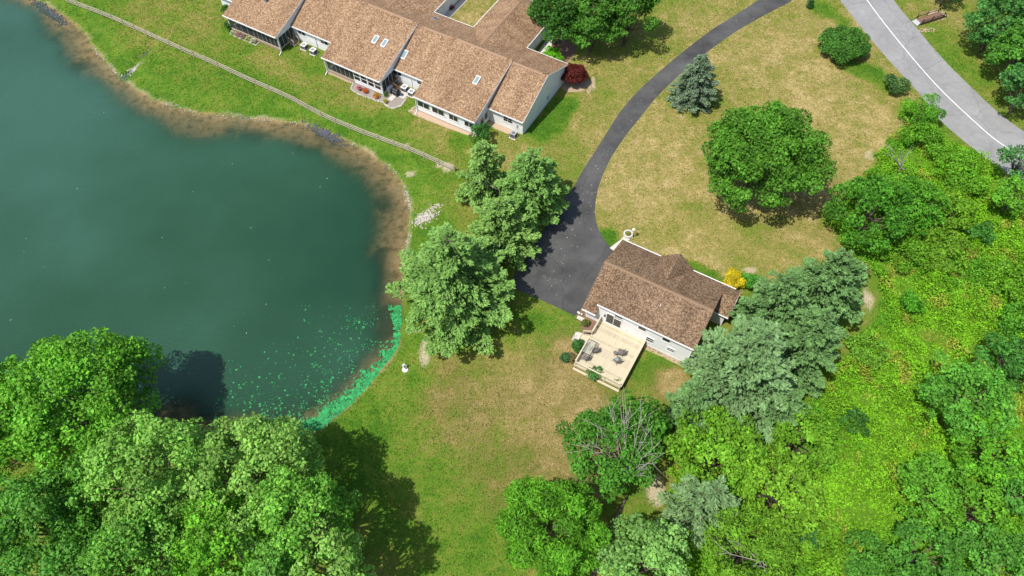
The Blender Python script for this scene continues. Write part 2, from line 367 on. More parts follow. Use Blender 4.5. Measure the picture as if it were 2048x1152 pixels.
def mat_ground():
    m, N, L, P = newmat('lawn'); v = obco(N)
    n1 = noise(N, L, 1.1, 6, 0.7, v); n2 = noise(N, L, 6.5, 5, 0.75, v); n3 = noise(N, L, 0.25, 3, 0.5, v)
    mp = N.new('ShaderNodeMapping'); mp.inputs['Rotation'].default_value = (0, 0, R_(35)); mp.inputs['Scale'].default_value = (0.55, 3.0, 1); L.new(v, mp.inputs[0])
    mow = noise(N, L, 1.0, 3, 0.6, mp.outputs[0])
    d = attr(N, 'dry'); n4 = noise(N, L, 0.42, 4, 0.6, v)
    d = mth(N, L, 'MULTIPLY_ADD', mth(N, L, 'SUBTRACT', n4, 0.5), 0.75, d)
    d = mth(N, L, 'MULTIPLY_ADD', mth(N, L, 'SUBTRACT', n1, 0.5), 0.95, d)
    d = mth(N, L, 'MULTIPLY_ADD', mth(N, L, 'SUBTRACT', n2, 0.5), 1.1, d)
    d = mth(N, L, 'MULTIPLY_ADD', mth(N, L, 'SUBTRACT', mow, 0.5), 0.35, d)
    c = ramp(N, L, d, [(0.0, (0.055, 0.145, 0.012)), (0.25, (0.105, 0.20, 0.018)), (0.5, (0.18, 0.205, 0.036)), (0.75, (0.285, 0.24, 0.080)), (1.0, (0.44, 0.345, 0.16))])
    cb = ramp(N, L, d, [(0.2, (0.12, 0.15, 0.025)), (0.6, (0.20, 0.15, 0.058)), (1.0, (0.33, 0.24, 0.12))])
    c = mix(N, L, mth(N, L, 'MULTIPLY', attr(N, 'brown'), 0.8), c, cb)
    bf = mth(N, L, 'MULTIPLY_ADD', mth(N, L, 'SUBTRACT', n2, 0.5), 1.1, attr(N, 'bare'), clamp=True)
    bf = mth(N, L, 'MULTIPLY', mth(N, L, 'MULTIPLY', attr(N, 'bare'), 2.5, clamp=True), mth(N, L, 'SMOOTH_MIN', bf, 1.0, 0.1))
    c = mix(N, L, bf, c, ramp(N, L, n2, [(0.3, (0.36, 0.27, 0.17)), (0.7, (0.60, 0.52, 0.40))]))
    # pond bed: tan silt and drowned weed, darker outwards
    bed = ramp(N, L, n1, [(0.3, (0.10, 0.075, 0.035)), (0.5, (0.30, 0.19, 0.10)), (0.75, (0.42, 0.29, 0.16))])
    bed = mix(N, L, attr(N, 'weed'), bed, ramp(N, L, n2, [(0.3, (0.02, 0.022, 0.018)), (0.7, (0.11, 0.09, 0.05))]))
    c = mix(N, L, attr(N, 'under'), c, bed)
    br = ramp(N, L, n2, [(0.3, (0.06, 0.13, 0.01)), (0.75, (0.15, 0.28, 0.025))])
    c = mix(N, L, attr(N, 'brush'), c, br)
    c = mix(N, L, 0.6, c, ramp(N, L, noise(N, L, 11, 3, 0.75, v), [(0.3, (0.4, 0.42, 0.4)), (0.7, (1.62, 1.6, 1.5))]), 'MULTIPLY')
    L.new(c, P.inputs['Base Color']); P.inputs['Roughness'].default_value = 0.95; P.inputs['Specular IOR Level'].default_value = 0.1
    h = mth(N, L, 'MULTIPLY_ADD', n2, 0.6, noise(N, L, 24, 3, 0.8, v)); bump(N, L, h, P, 0.8, 0.09)
    return m
under = sstep(0.35, -0.25, SD+(nb-0.5)*0.7)
weed = np.clip(sstep(0.46, 0.6, fbm(PP[:, 0], PP[:, 1], 4.0, 71))*sstep(-1.2, -3.2, SD)+blob(785, 640, 2.4, 3.4)*1.0+blob(650, 272, 4, 1.2, rot=-35)*.5, 0, 1)
brush_px = [(1640, 440), (1690, 505), (1735, 540), (1755, 620), (1700, 700), (1640, 780), (1560, 850), (1470, 870), (1380, 900), (1340, 950), (1345, 1040), (1290, 1060), (1230, 1170), (1200, 1260), (2300, 1260), (2300, 420),
            (2080, 350), (1990, 338), (1930, 300), (1880, 255), (1860, 215), (1805, 205), (1800, 260), (1765, 300), (1720, 350)]
brushP = Gs(brush_px)
bsd = sdist(PP, brushP); brush = sstep(0.6, -0.9, bsd+(nb-0.5)*2.5)
gm = fast_mesh(np.c_[PP, ZZ], Q, 'ground', {'dry': dry, 'brown': brown, 'bare': bare, 'under': under, 'weed': weed, 'brush': brush}, smooth=True)
ground = link('ground', gm, mat_ground()); ground['kind'] = 'structure'
# water
wx = np.arange(-150, 4, 0.6); wy = np.arange(14, 132, 0.6); WXX, WYY = np.meshgrid(wx, wy); WP = np.c_[WXX.ravel(), WYY.ravel()]
wsd = sdist(WP, pond); wz = gheight(WP); depth = np.clip(WL-wz, 0, 3)
deepn = fbm(WP[:, 0], WP[:, 1], 18, 81)
iw = np.arange(len(WP)).reshape(len(wy), len(wx))
WQ = np.stack([iw[:-1, :-1], iw[:-1, 1:], iw[1:, 1:], iw[1:, :-1]], -1).reshape(-1, 4)
WQ = WQ[(wsd[WQ] < 1.5).any(1)]
def mat_water():
    m, N, L, P = newmat('pond_water'); v = obco(N)
    c = ramp(N, L, mth(N, L, 'ADD', attr(N, 'tone'), 0.0), [(0.2, (0.013, 0.050, 0.026)), (0.5, (0.020, 0.066, 0.035)), (0.9, (0.034, 0.096, 0.064))])
    L.new(c, P.inputs['Base Color']); P.inputs['Roughness'].default_value = 0.15; P.inputs['Specular IOR Level'].default_value = 0.32
    mp = N.new('ShaderNodeMapping'); mp.inputs['Rotation'].default_value = (0, 0, R_(-40)); mp.inputs['Scale'].default_value = (1.0, 2.6, 1); L.new(v, mp.inputs[0])
    h = mth(N, L, 'MULTIPLY_ADD', noise(N, L, 1.2, 6, 0.7, mp.outputs[0]), 1.0, mth(N, L, 'MULTIPLY', noise(N, L, 0.4, 2, 0.5, v), 0.6))
    bump(N, L, h, P, 0.5, 0.12)
    dp = attr(N, 'depth')
    op = mth(N, L, 'SUBTRACT', 1.0, mth(N, L, 'POWER', 2.718, mth(N, L, 'MULTIPLY', dp, -2.0)))
    t = N.new('ShaderNodeBsdfTransparent'); t.inputs[0].default_value = (0.93, 0.97, 0.92, 1)
    mx = N.new('ShaderNodeMixShader'); L.new(op, mx.inputs[0]); L.new(t.outputs[0], mx.inputs[1]); L.new(P.outputs[0], mx.inputs[2])
    L.new(mx.outputs[0], N['Material Output'].inputs[0]); return m
tone = np.clip(0.42+(deepn-0.5)*0.9+sstep(-15, -80, WP[:, 0])*0.4-0.08, 0, 1)  # rise towards the left paints the sky's reflection into the water colour
water = link('pond_water', fast_mesh(np.c_[WP, np.full(len(WP), WL)], WQ, 'pond_water', {'depth': depth, 'tone': tone}, smooth=True), mat_water()); water['kind'] = 'structure'

# ------------------------------------------------------------------ road and driveway
def sheet(name, pts2, z, mat, kind='structure', thick=0.0):
    V = [(x, y, z) for x, y in pts2]; me = pmesh(V, [tuple(range(len(V)))], name)
    o = link(name, me, mat); o['kind'] = kind; return o
def strip(name, left, right, z, mat):
    n = len(left); V = [(*p, z) for p in left]+[(*p, z) for p in right]
    o = link(name, pmesh(V, [(i, i+1, n+i+1, n+i) for i in range(n-1)], name), mat); o['kind'] = 'structure'; return o
def orient(p):
    a = 0.5*np.sum(p[:, 0]*np.roll(p[:, 1], -1)-np.roll(p[:, 0], -1)*p[:, 1]); return p if a > 0 else p[::-1]
rl = smooth_poly(Gs([(1600, -110), (1676, -5), (1720, 52), (1775, 118), (1836, 185), (1880, 240), (1935, 288), (1995, 333), (2120, 420)]), False)
rr = smooth_poly(Gs([(1722, -110), (1784, -5), (1828, 50), (1886, 118), (1950, 182), (2000, 228), (2055, 268), (2120, 310), (2260, 390)]), False)
strip('road', rr, rl, 0.02, M['road'])
lc = smooth_poly(Gs([(1655, -110), (1730, -5), (1775, 55), (1835, 128), (1880, 178), (1930, 226), (1985, 275), (2030, 306), (2140, 380)]), False)
dl = np.gradient(lc, axis=0); dl /= np.linalg.norm(dl, axis=1)[:, None]; nl = np.c_[-dl[:, 1], dl[:, 0]]
ln = strip('road_centre_line', lc-nl*0.065, lc+nl*0.065, 0.026, M['line'])
dpx_out = [(1640, -60), (1590, -4), (1545, 22), (1490, 52), (1440, 85), (1398, 118), (1350, 158), (1310, 198), (1278, 238), (1248, 276), (1222, 316), (1204, 354), (1193, 392), (1190, 428), (1197, 458), (1212, 484), (1232, 505)]
dpx_in = [(1590, -60), (1516, 0), (1470, 30), (1420, 62), (1370, 100), (1320, 142), (1276, 182), (1240, 224), (1212, 268), (1185, 310), (1163, 345), (1146, 376), (1125, 400), (1100, 440), (1075, 480)]
a = smooth_poly(Gs(dpx_out), False, 4); b = smooth_poly(Gs(dpx_in), False, 4)
poly = np.vstack([a, Gs([(1226, 545), (1190, 600), (1150, 632)]), smooth_poly(Gs([(1150, 632), (1110, 613), (1068, 594), (1018, 574)]), False, 3)[1:], Gs([(1035, 535)]), b[::-1]])
sheet('driveway', orient(poly), 0.015, M['drive'])
sheet('front_walk', orient(Gs([(1219, 496), (1241, 480), (1250, 470), (1262, 476), (1246, 492), (1228, 502)])), 0.03, M['concrete'])
sheet('courtyard_walk', orient(Gs([(899, 37), (938, -3), (955, -20), (940, -20), (925, -3), (885, 33)])), 0.03, M['concrete'])
sheet('townhouse_forecourt', orient(Gs([(1030, -40), (1028, 2), (1052, 22), (1075, 12), (1120, -10), (1150, -40)])), 0.012, M['road'])
sheet('shaded_walk', orient(Gs([(1062, 122), (1090, 84), (1100, 60), (1112, 66), (1102, 96), (1082, 126)])), 0.012, M['concrete'])
sheet('shrub_bed_soil', orient(smooth_poly(Gs([(1085, 110), (1100, 80), (1125, 78), (1150, 92), (1148, 108), (1130, 126), (1108, 130)]))), 0.008, M['mulch'])
sheet('red_tree_bed_soil', orient(smooth_poly(Gs([(1118, 150), (1125, 178), (1140, 184), (1165, 182), (1176, 170), (1172, 150), (1150, 142)]))), 0.008, M['soil'])
sheet('house_wall_border', orient(Gs([(1283, 688), (1300, 690), (1374, 728), (1371, 737), (1320, 712), (1286, 697)])), 0.008, M['soil'])
sheet('deck_corner_bed', orient(smooth_poly(Gs([(1158, 625), (1168, 616), (1195, 640), (1192, 668), (1170, 672), (1160, 650)]))), 0.012, M['mulch'])
sheet('drive_edge_bed', orient(smooth_poly(Gs([(1152, 636), (1166, 612), (1206, 540), (1214, 541), (1180, 610), (1166, 640)]))), 0.018, M['mulch'])

# ------------------------------------------------------------------ building helpers (local frame: u along the ridge, v to the front, z up)
class Frame:
    def __init__(s, origin, deg):
        s.o = np.array(origin[:2]); s.a = R_(deg); s.u = np.array([math.cos(s.a), math.sin(s.a)]); s.v = np.array([-math.sin(s.a), math.cos(s.a)])
    def loc(s, px, py, z=0):
        p = G(px, py, z)[:2]-s.o; return np.array([p @ s.u, p @ s.v])
    def world(s, a, b, z=0):
        p = s.o+a*s.u+b*s.v; return np.array([p[0], p[1], z])
def roof_slab(name, pts, parent, mat, t=0.14, eave=None):
    "pts: top polygon; extruded downwards; UV in metres along the eave and up the slope"
    P = np.array(pts, float); n = len(P)
    e = (np.array(eave, float) if eave is not None else P[1]-P[0]); e /= np.linalg.norm(e)
    nn = np.cross(P[1]-P[0], P[2]-P[0]); nn /= np.linalg.norm(nn)
    if nn[2] < 0: P = P[::-1]; nn = -nn
    s = np.cross(nn, e)
    V = list(P)+list(P-np.array([0, 0, t]))
    uv = [((p @ e)+50, (p @ s)+50) for p in V]
    Fc = [tuple(range(n)), tuple(reversed(range(n, 2*n)))]+[(i, n+i, n+(i+1) % n, (i+1) % n) for i in range(n)]
    return link(name, pmesh(V, Fc, name, uv=uv), mat, parent)
def profile_solid(name, prof, u0, u1, mat, parent):
    return MB().extr([(u0, v, z) for v, z in prof], (u1-u0, 0, 0)).build(name, mat, parent)
def window(parent, c, wd, ht, n='-v', panes=1, rows=1, mat='pane', frame='white', fw=0.07, name='window'):
    "frame proud of the wall, dark pane set back inside it; c = centre on the wall plane"
    c = np.array(c, float)
    ax, out = {'-v': ((1, 0, 0), (0, -1, 0)), '+v': ((-1, 0, 0), (0, 1, 0)), '+u': ((0, 1, 0), (1, 0, 0)), '-u': ((0, -1, 0), (-1, 0, 0))}[n]
    ax = np.array(ax, float); out = np.array(out, float); z = np.array([0, 0, 1.])
    m = MB()
    def slab(x0, x1, z0, z1, d0, d1, m):
        p = [c+ax*x+z*q+out*d0 for x, q in ((x0, z0), (x1, z0), (x1, z1), (x0, z1))]; m.extr(p, out*(d1-d0))
    w2, h2 = wd/2, ht/2
    slab(-w2, w2, h2-fw, h2, -0.02, 0.06, m); slab(-w2-0.04, w2+0.04, -h2, -h2+fw, -0.02, 0.085, m)
    slab(-w2, -w2+fw, -h2+fw, h2-fw, -0.02, 0.06, m); slab(w2-fw, w2, -h2+fw, h2-fw, -0.02, 0.06, m)
    pw = (wd-2*fw)/panes
    for k in range(1, panes): x = -w2+fw+k*pw; slab(x-0.03, x+0.03, -h2+fw, h2-fw, -0.02, 0.055, m)
    for k in range(1, rows):
        q = -h2+fw+k*(ht-2*fw)/rows
        for i in range(panes): slab(-w2+fw+i*pw+0.03, -w2+fw+(i+1)*pw-0.03, q-0.025, q+0.025, -0.02, 0.05, m)
    f = m.build(name, M[frame], parent)
    for k in range(panes):
        m2 = MB(); slab(-w2+fw+k*pw+0.002, -w2+fw+(k+1)*pw-0.002, -h2+fw+0.002, h2-fw-0.002, -0.01, 0.02, m2); m2.build('pane', M[mat], f)
    return f
def skylight(parent, roofz, u, v, du, dv, mat='sky_pane'):
    "curb frame lying on a roof plane z=roofz(v)"
    def pt(a, b, h): return np.array([a, b, roofz(b)+h])
    m = MB(); t = 0.09
    for a0, a1, b0, b1 in ((-du, du, -dv, -dv+t), (-du, du, dv-t, dv), (-du, -du+t, -dv+t, dv-t), (du-t, du, -dv+t, dv-t)):
        m.extr([pt(u+a0, v+b0, -.02), pt(u+a1, v+b0, -.02), pt(u+a1, v+b1, -.02), pt(u+a0, v+b1, -.02)], (0, 0, 0.15))
    f = m.build('skylight', M['grey_metal' if mat == 'cloud_pane' else 'white'], parent)
    MB().extr([pt(u+a, v+b, 0.0) for a, b in ((-du+t, -dv+t), (du-t, -dv+t), (du-t, dv-t), (-du+t, dv-t))], (0, 0, 0.085)).build('pane', M[mat], f)
    return f

# ------------------------------------------------------------------ townhouse row
TF = Frame(G(1046.4, 269.6), -30.0)
town = thing('townhouse_row', 'long row of attached white houses with tan shingle roofs and screened porches', 'townhouse', TF.world(0, 0), TF.a)
RV, RZ, FE = 6.4, 5.75, 13.1        # ridge line, ridge height, front eave
NE, PE = -0.38, -3.85               # eave lines of plain and of porch sections
NEZ, PEZ = 2.75, 2.98
def zN(v): return RZ-(RV-v)*(RZ-NEZ)/(RV-NE)
PRZ = RZ+.2
def zP(v): return PRZ-(RV-v)*(PRZ-PEZ)/(RV-PE)
def zF(v): return RZ-(v-RV)*(RZ-NEZ)/(FE-RV)
T = 0.15
Nsec = [(-5.55, 0.0), (-21.35, -15.4), (-40.3, -31.5), (-54.9, -50.4)]
Psec = [(-15.4, -5.55), (-31.5, -21.35), (-50.4, -40.3)]
for u0, u1 in Nsec:
    e = 0.0 if u1 == 0 else 0.12
    x1 = u1+e; x0 = u0-0.12
    profile_solid('wall', [(0, 0), (0, zN(0)-T-.01), (RV, RZ-T-.01), (12.7, zF(12.7)-T-.01), (12.7, 0)], x0, x1, M['siding'], town)
    o1 = 0.14 if u1 == 0 else -0.02
    o0 = -0.3 if u0 < -52 else 0.02
    roof_slab('roof', [(u0+o0, NE, NEZ), (u1+o1, NE, NEZ), (u1+o1, RV, RZ), (u0+o0, RV, RZ)], town, M['roof'])
    MB().bar((u0+o0, NE-.05, NEZ-.08), (u1+o1, NE-.05, NEZ-.08), 0.1, 0.15).build('gutter', M['white'], town)
for u0, u1 in Psec:
    profile_solid('wall', [(0, 0), (0, zP(0)-T-.01), (RV, PRZ-T-.01), (RV+.04, 5.0), (RV+.04, 0)], u0, u1, M['siding'], town)
    roof_slab('roof', [(u0-.16, PE, PEZ), (u1+.1, PE, PEZ), (u1+.1, RV+.12, PRZ+.03), (u0-.16, RV+.12, PRZ+.03)], town, M['roof'])
    for x, s in ((u1-.06, 1), (u0, -1)):
        m = MB(); d = 0.16*s
        m.extr([(x+d, PE, PEZ-.3), (x+d, RV-.1, zP(RV-.1)-.3), (x+d, RV-.1, zP(RV-.1)-.02), (x+d, PE, PEZ-.02)], (0.03*s, 0, 0)); m.build('rake_board', M['white' if s > 0 else 'roof_trim'], town)
    MB().bar((u0-.16, PE-.05, PEZ-.08), (u1+.1, PE-.05, PEZ-.08), 0.1, 0.15).build('gutter', M['white'], town)
roof_slab('roof', [(0.14, FE, NEZ), (-55.2, FE, NEZ), (-55.2, RV, RZ-.001), (0.14, RV, RZ-.001)], town, M['roof'])
MB().bar((-7.0, FE+.04, NEZ-.08), (0.14, FE+.04, NEZ-.08), 0.1, 0.15).build('gutter', M['white'], town)
MB().bar((-23.2, FE+.04, NEZ-.08), (-16.2, FE+.04, NEZ-.08), 0.1, 0.15).build('gutter', M['white'], town)
for v0, z0, v1, z1 in ((NE, NEZ, RV, RZ), (RV, RZ, FE, NEZ)):
    MB().extr([(0.14, v0, z0-.22), (0.14, v1, z1-.22), (0.14, v1, z1-.01), (0.14, v0, z0-.01)], (0.04, 0, 0)).build('rake_board', M['white'], town)
# ridge caps, a dark vent slot along part of each
for u0, u1 in ((-5.3, -0.6), (-14.5, -6.2), (-20.2, -15.6), (-30, -22.0), (-39.5, -32.5), (-49.6, -41)):
    zq = PRZ if any(a <= (u0+u1)/2 <= b for a, b in Psec) else RZ
    MB().extr([(u0, RV-.24, zq-.05), (u0, RV-.02, zq+.14), (u0, RV+.2, zq-.0)], (u1-u0, 0, 0)).build('ridge_cap', M['roof_trim'], town)
# front wings with their own ridges
def wing(uc, hw, v1, hip, zr=5.1):
    vj = RV+(RZ-zr)*(FE-RV)/(RZ-NEZ)
    s = (zr-NEZ)/hw
    profile = [(uc-hw+.35, 0), (uc-hw+.35, NEZ-.05), (uc, zr-.25), (uc+hw-.35, NEZ-.05), (uc+hw-.35, 0)]
    MB().extr([(u, 9.5, z) for u, z in profile], (0, v1-hip-9.5, 0)).build('wall', M['siding'], town)
    MB().box(uc-hw+.35, uc+hw-.35, v1-hip, v1-.4, 0, NEZ-.12).build('wall', M['siding'], town)
    for sgn in (-1, 1):
        roof_slab('roof', [(uc+sgn*hw, FE, NEZ+.004), (uc+sgn*hw, v1, NEZ+.004), (uc, v1-hip, zr), (uc, vj, zr)], town, M['roof'], eave=(0, 1, 0))
        MB().bar((uc+sgn*(hw+.04), FE+.1, NEZ-.08), (uc+sgn*(hw+.04), v1, NEZ-.08), 0.1, 0.15).build('gutter', M['white'], town)
    MB().extr([(uc-.2, vj+.1, zr-.06), (uc+.2, vj+.1, zr-.06), (uc, vj+.1, zr+.06)], (0, v1-hip-vj-.1, 0)).build('ridge_cap', M['roof_trim'], town)
    roof_slab('roof', [(uc-hw, v1, NEZ+.002), (uc+hw, v1, NEZ+.002), (uc, v1-hip, zr-.002)], town, M['roof'], eave=(1, 0, 0))
wing(-11.5, 4.6, 23.0, 4.0); wing(-27.9, 4.65, 25.0, 4.0); wing(-44.5, 4.65, 25.0, 4.0)
# skylights
def sky_at(px, py, zf, guess=4.0):
    z = guess
    for _ in range(12): p = TF.loc(px, py, z); z = zf(p[1])
    return p
for px, py in ((751, 79.5), (769, 87), (809, 110)):
    p = sky_at(px, py, zP if px < 790 else zN); skylight(town, zP if px < 790 else zN, p[0], p[1], 0.36, 0.62)
p = sky_at(953.5, 161, zP); skylight(town, zP, p[0], p[1], 0.34, 0.65)
p = sky_at(871, 37.5, zF); skylight(town, zF, p[0], p[1], 0.36, 0.5, 'cloud_pane')
p = sky_at(531, 3, zP); MB().lathe([(0.22, -.1), (0.22, .55), (0.3, .56), (0.3, .66), (0.1, .75)], 12, (p[0], p[1], zP(p[1]))).build('chimney_flue', M['grey_metal'], town)
for px, py in ((1094, 140),):
    pass
# windows on the plain walls
for px, py in ((601, 67), (646, 86)): p = TF.loc(px, py, 1.85); window(town, (p[0], 0, 1.85), 1.5, 1.05, '-v', 2)
for px, py in ((792, 148), (840, 168)): p = TF.loc(px, py, 1.85); window(town, (p[0], 0, 1.85), 1.5, 1.05, '-v', 2)
window(town, (-2.45, 0, 1.7), 1.5, 1.1, '-v', 2, 2)
window(town, (-51.6, 0, 1.7), 0.8, 1.0, '-v', 1)
for u in (-36.1, -18.6): MB().bar((u, -.06, 2.5), (u, -.06, 0.1), 0.09, 0.09, (0, 1, 0)).build('downspout', M['white'], town)
MB().bar((-.08, -.07, 2.5), (-.08, -.07, 0.1), 0.09, 0.09, (0, 1, 0)).build('downspout', M['white'], town)
MB().box(-1.05, -.85, -.12, 0, 1.0, 1.5).build('meter_box', M['grey_metal'], town)
MB().box(0, .12, 6.9, 7.15, .9, 1.5).build('meter_box', M['grey_metal'], town)
MB().extr([(0.0, 6.05, 4.2), (0.0, 6.75, 4.2), (0.0, 6.4, 5.05)], (0.05, 0, 0)).build('gable_vent', M['white'], town)
# porches
def porch(u0, u1, kinds, floor=0.55, knee=0.62, skirt='beige_wood'):
    v0 = -3.45; top = 2.5
    MB().box(u0+.05, u1-.05, v0+.03, -.001, floor-.2, floor).build('porch_floor', M['concrete'], town)
    MB().box(u0+.02, u1-.02, v0, v0+.14, top-.06, top+.1).build('header_beam', M['white'], town)
    MB().box(u1-.16, u1-.02, v0+.14, -.001, top-.06, top+.1).build('header_beam', M['white'], town)
    MB().box(u0+.02, u0+.16, v0+.14, -.001, top-.06, top+.1).build('header_beam', M['white'], town)
    for x in (u0+.02, u1-.16):   # the triangle under the sloping porch roof
        MB().extr([(x, v0, top+.1), (x, -.001, top+.1), (x, -.001, zP(0)-T-.02), (x, v0, zP(v0)-T-.02)], (.14, 0, 0)).build('side_wall', M['siding'], town)
    for x in (u0+.02, u1-.16): MB().box(x, x+.14, v0, v0+.14, 0.02, top-.06).build('corner_post', M['white'], town)
    L0 = u0+.16; Lw = (u1-.16)-L0; x = L0
    for frac, kind, n in kinds:
        w_ = Lw*frac
        if kind == 'screen':
            MB().box(x, x+w_, v0+.02, v0+.12, 0.12, 0.28).build('skirt_board', M[skirt], town)
            MB().box(x, x+w_, v0-.03, v0+.14, 0.42, 0.62).build('sill_beam', M[skirt], town)
            for k in range(n):
                a_ = x+w_*k/n; b_ = x+w_*(k+1)/n
                f = MB().box(a_, a_+.05, v0+.02, v0+.1, 0.62, top-.06).build('screen_panel', M['grey_metal'], town)
                MB().box(a_+.052, b_-.002, v0+.05, v0+.06, 0.622, top-.062).build('screen', M['screen'], f)
        elif kind == 'glazed':
            MB().box(x, x+w_, v0+.0, v0+.14, 0.2, 0.78).build('knee_wall', M['siding'], town)
            for k in range(n):
                a_ = x+w_*k/n; b_ = x+w_*(k+1)/n
                window(town, ((a_+b_)/2, v0+.04, (0.78+top-.06)/2), b_-a_-.01, top-.06-.78-.01, '-v', 1, 2, fw=0.1)
        elif kind == 'wall':
            MB().box(x, x+w_, v0+.0, v0+.14, 0.2, top-.06).build('wall_panel', M['siding'], town)
        x += w_
    return v0, top
# P1 screened porch
v0, top = porch(-50.4, -40.3, [(0.5, 'screen', 4), (0.5, 'screen', 6)])
def side_screens(u1, v0, top, n, mat='screen', bottom=.62):
    w_ = (-.15-(v0+.14))
    MB().box(u1-.16, u1+.02, v0+.14, -.15, .42, .62).build('sill_beam', M['beige_wood'], town)
    for k in range(n):
        a_ = v0+.14+w_*k/n; b_ = v0+.14+w_*(k+1)/n
        f = MB().box(u1-.11, u1-.03, a_, a_+.06, bottom, top-.06).build('screen_panel', M['grey_metal'], town)
        MB().box(u1-.08, u1-.07, a_+.062, b_-.002, bottom+.002, top-.062).build('screen', M[mat], f)
side_screens(-40.3, v0, top, 4)
def stoop(u, v, n, wd, rise=.55, mat='beige_wood', rails=True, side=1):
    "wooden steps descending towards +u from a porch side"
    for k in range(n):
        z = rise*(1-(k+1)/(n+1)); MB().box(u+.03+k*.32, u+.33+k*.32, v-wd/2, v+wd/2, z-.06, z).build('step', M[mat], town)
    for s in (-1, 1):
        y = v+s*(wd/2+.06)
        m = MB().bar((u+.02, y, rise*.45), (u+.32*n+.05, y, .04), .05, .25)
        m.build('stringer', M[mat], town)
        if rails:
            m = MB().bar((u+.06, y, .35), (u+.06, y, 1.5), .09, .09, (0, 1, 0)).bar((u+.32*n, y, 0), (u+.32*n, y, 1.0), .09, .09, (0, 1, 0)).bar((u+.05, y, 1.5), (u+.32*n+.1, y, 1.0), .09, .06)
            m.build('handrail', M[mat], town)
stoop(-40.3, -1.0, 3, 1.0)
# P2: half screened, half glazed
v0, top = porch(-31.5, -21.35, [(0.5, 'screen', 6), (0.5, 'glazed', 4)])
MB().box(-21.35-.16, -21.35, v0+.14, -.15, .2, .62).build('knee_wall', M['siding'], town)
side_screens(-21.35, v0, top, 4)
stoop(-21.35, -1.1, 4, 1.0, mat='brown_wood')
# P3: closed sun room
v0, top = porch(-15.4, -5.55, [(1.0, 'wall', 1)], floor=.5)
MB().box(-15.36, -5.6, v0+.2, -.002, .55, 2.4).build('room_wall', M['siding'], town)
for x, w_, n, hh in ((-14.2, 2.1, 2, 1.15), (-11.75, 2.1, 2, 1.15), (-9.2, 1.55, 2, 1.1), (-6.65, 1.6, 2, 1.1)): window(town, (x, v0, 1.62), w_, hh, '-v', n, fw=.08)
MB().box(-5.6, -5.55, v0+.14, -.002, .2, 2.44).build('wall_panel', M['siding'], town)
for y in (-1.9, -.8): window(town, (-5.55, y, 1.6), .85, 1.25, '+u', 1)
MB().box(-15.4, -5.65, v0+.25, -.01, 0, .2).build('foundation', M['concrete'], town)
for u, vv in ((-40.25, -3.6), (-31.5, -3.6), (-15.4, -3.6)):
    m = MB().bar((u, vv, 2.85), (u, vv, .15), .09, .09, (0, 1, 0)).bar((u, vv, .15), (u+.15, vv-.7, .06), .1, .07); m.build('downspout', M['white'], town)
# pavers along the rear of the row
def tpoly(name, pts, z, mat):
    return sheet(name, orient(np.array([TF.world(a, b)[:2] for a, b in pts])), z, mat)
tpoly('paver_strip', [(-16.4, -2.9), (-16.6, -4.2), (-15.6, -4.5), (-9.8, -4.2), (-5.8, -3.9), (-5.4, -3.1)], 0.012, M['paver'])
tpoly('paver_strip', [(-5.5, -.05), (-5.5, -1.1), (-4.6, -1.0), (-1.9, -.95), (-1.6, -.05)], 0.012, M['paver'])
tpoly('paver_strip', [(-50, -3.1), (-50, -3.5), (-40.3, -3.45), (-40.3, -3.1)], 0.012, M['mulch'])
tpoly('paver_strip', [(-31.8, -3.1), (-31.7, -3.75), (-27, -3.8), (-27, -3.1)], 0.012, M['soil'])

# air conditioners
def ac_unit(px, py, label, s=0.78, h=0.78):
    p = G(px, py); o = thing('air_conditioner', label, 'air conditioner', (p[0], p[1], 0.0), TF.a, 'air conditioning units behind the townhouses')
    MB().box(-s*.65, s*.65, -s*.65, s*.65, 0, .09).build('pad', M['concrete'], o)
    m = MB()
    for k in range(9): m.box(-s/2+.02, s/2-.02, -s/2+.02, s/2-.02, .1+k*.07, .15+k*.07)
    m.box(-s/2+.05, s/2-.05, -s/2+.05, s/2-.05, .09, h-.06).build('louvre_cabinet', M['ac_dark'], o)
    m = MB()
    for a_, b_ in ((-1, -1), (1, -1), (1, 1), (-1, 1)): m.box(a_*(s/2-.03)-.03, a_*(s/2-.03)+.03, b_*(s/2-.03)-.03, b_*(s/2-.03)+.03, .09, h-.06)
    m.build('corner_trim', M['grey_metal'], o)
    n = 20; V = []; Fc = []   # square lid with a round hole
    for k in range(n):
        t = 2*math.pi*(k+.5)/n; c_, s_ = math.cos(t), math.sin(t); q = max(abs(c_), abs(s_))
        V += [(c_/q*s*.5, s_/q*s*.5, h-.06), (c_/q*s*.5, s_/q*s*.5, h), (c_*s*.36, s_*s*.36, h), (c_*s*.36, s_*s*.36, h-.06)]
    for k in range(n):
        a_, b_ = 4*k, 4*((k+1) % n)
        for i in range(4): Fc.append((a_+i, b_+i, b_+(i+1) % 4, a_+(i+1) % 4))
    link('lid', pmesh(V, Fc, 'lid'), M['white' if s > .8 else 'grey_metal'], o)
    m = MB()
    for k in range(5):
        t = 2*math.pi*k/5
        m.extr([(0.07*math.cos(t), .07*math.sin(t), h-.14), (s*.34*math.cos(t), s*.34*math.sin(t), h-.16), (s*.34*math.cos(t+.7), s*.34*math.sin(t+.7), h-.12)], (0, 0, .012))
    m.lathe([(.09, h-.18), (.09, h-.1)], 10).build('fan', M['ac_dark'], o)
    m = MB()
    for r in (.12, .2, .28): m.tube([(r*s/.78*math.cos(t), r*s/.78*math.sin(t), h-.015) for t in np.linspace(0, 2*math.pi, 17)], .008, 4)
    for k in range(4):
        t = math.pi*k/4; m.bar((-s*.35*math.cos(t), -s*.35*math.sin(t), h-.015), (s*.35*math.cos(t), s*.35*math.sin(t), h-.015), .012, .012)
    m.build('grille', M['white' if s > .8 else 'grey_metal'], o)
    return o
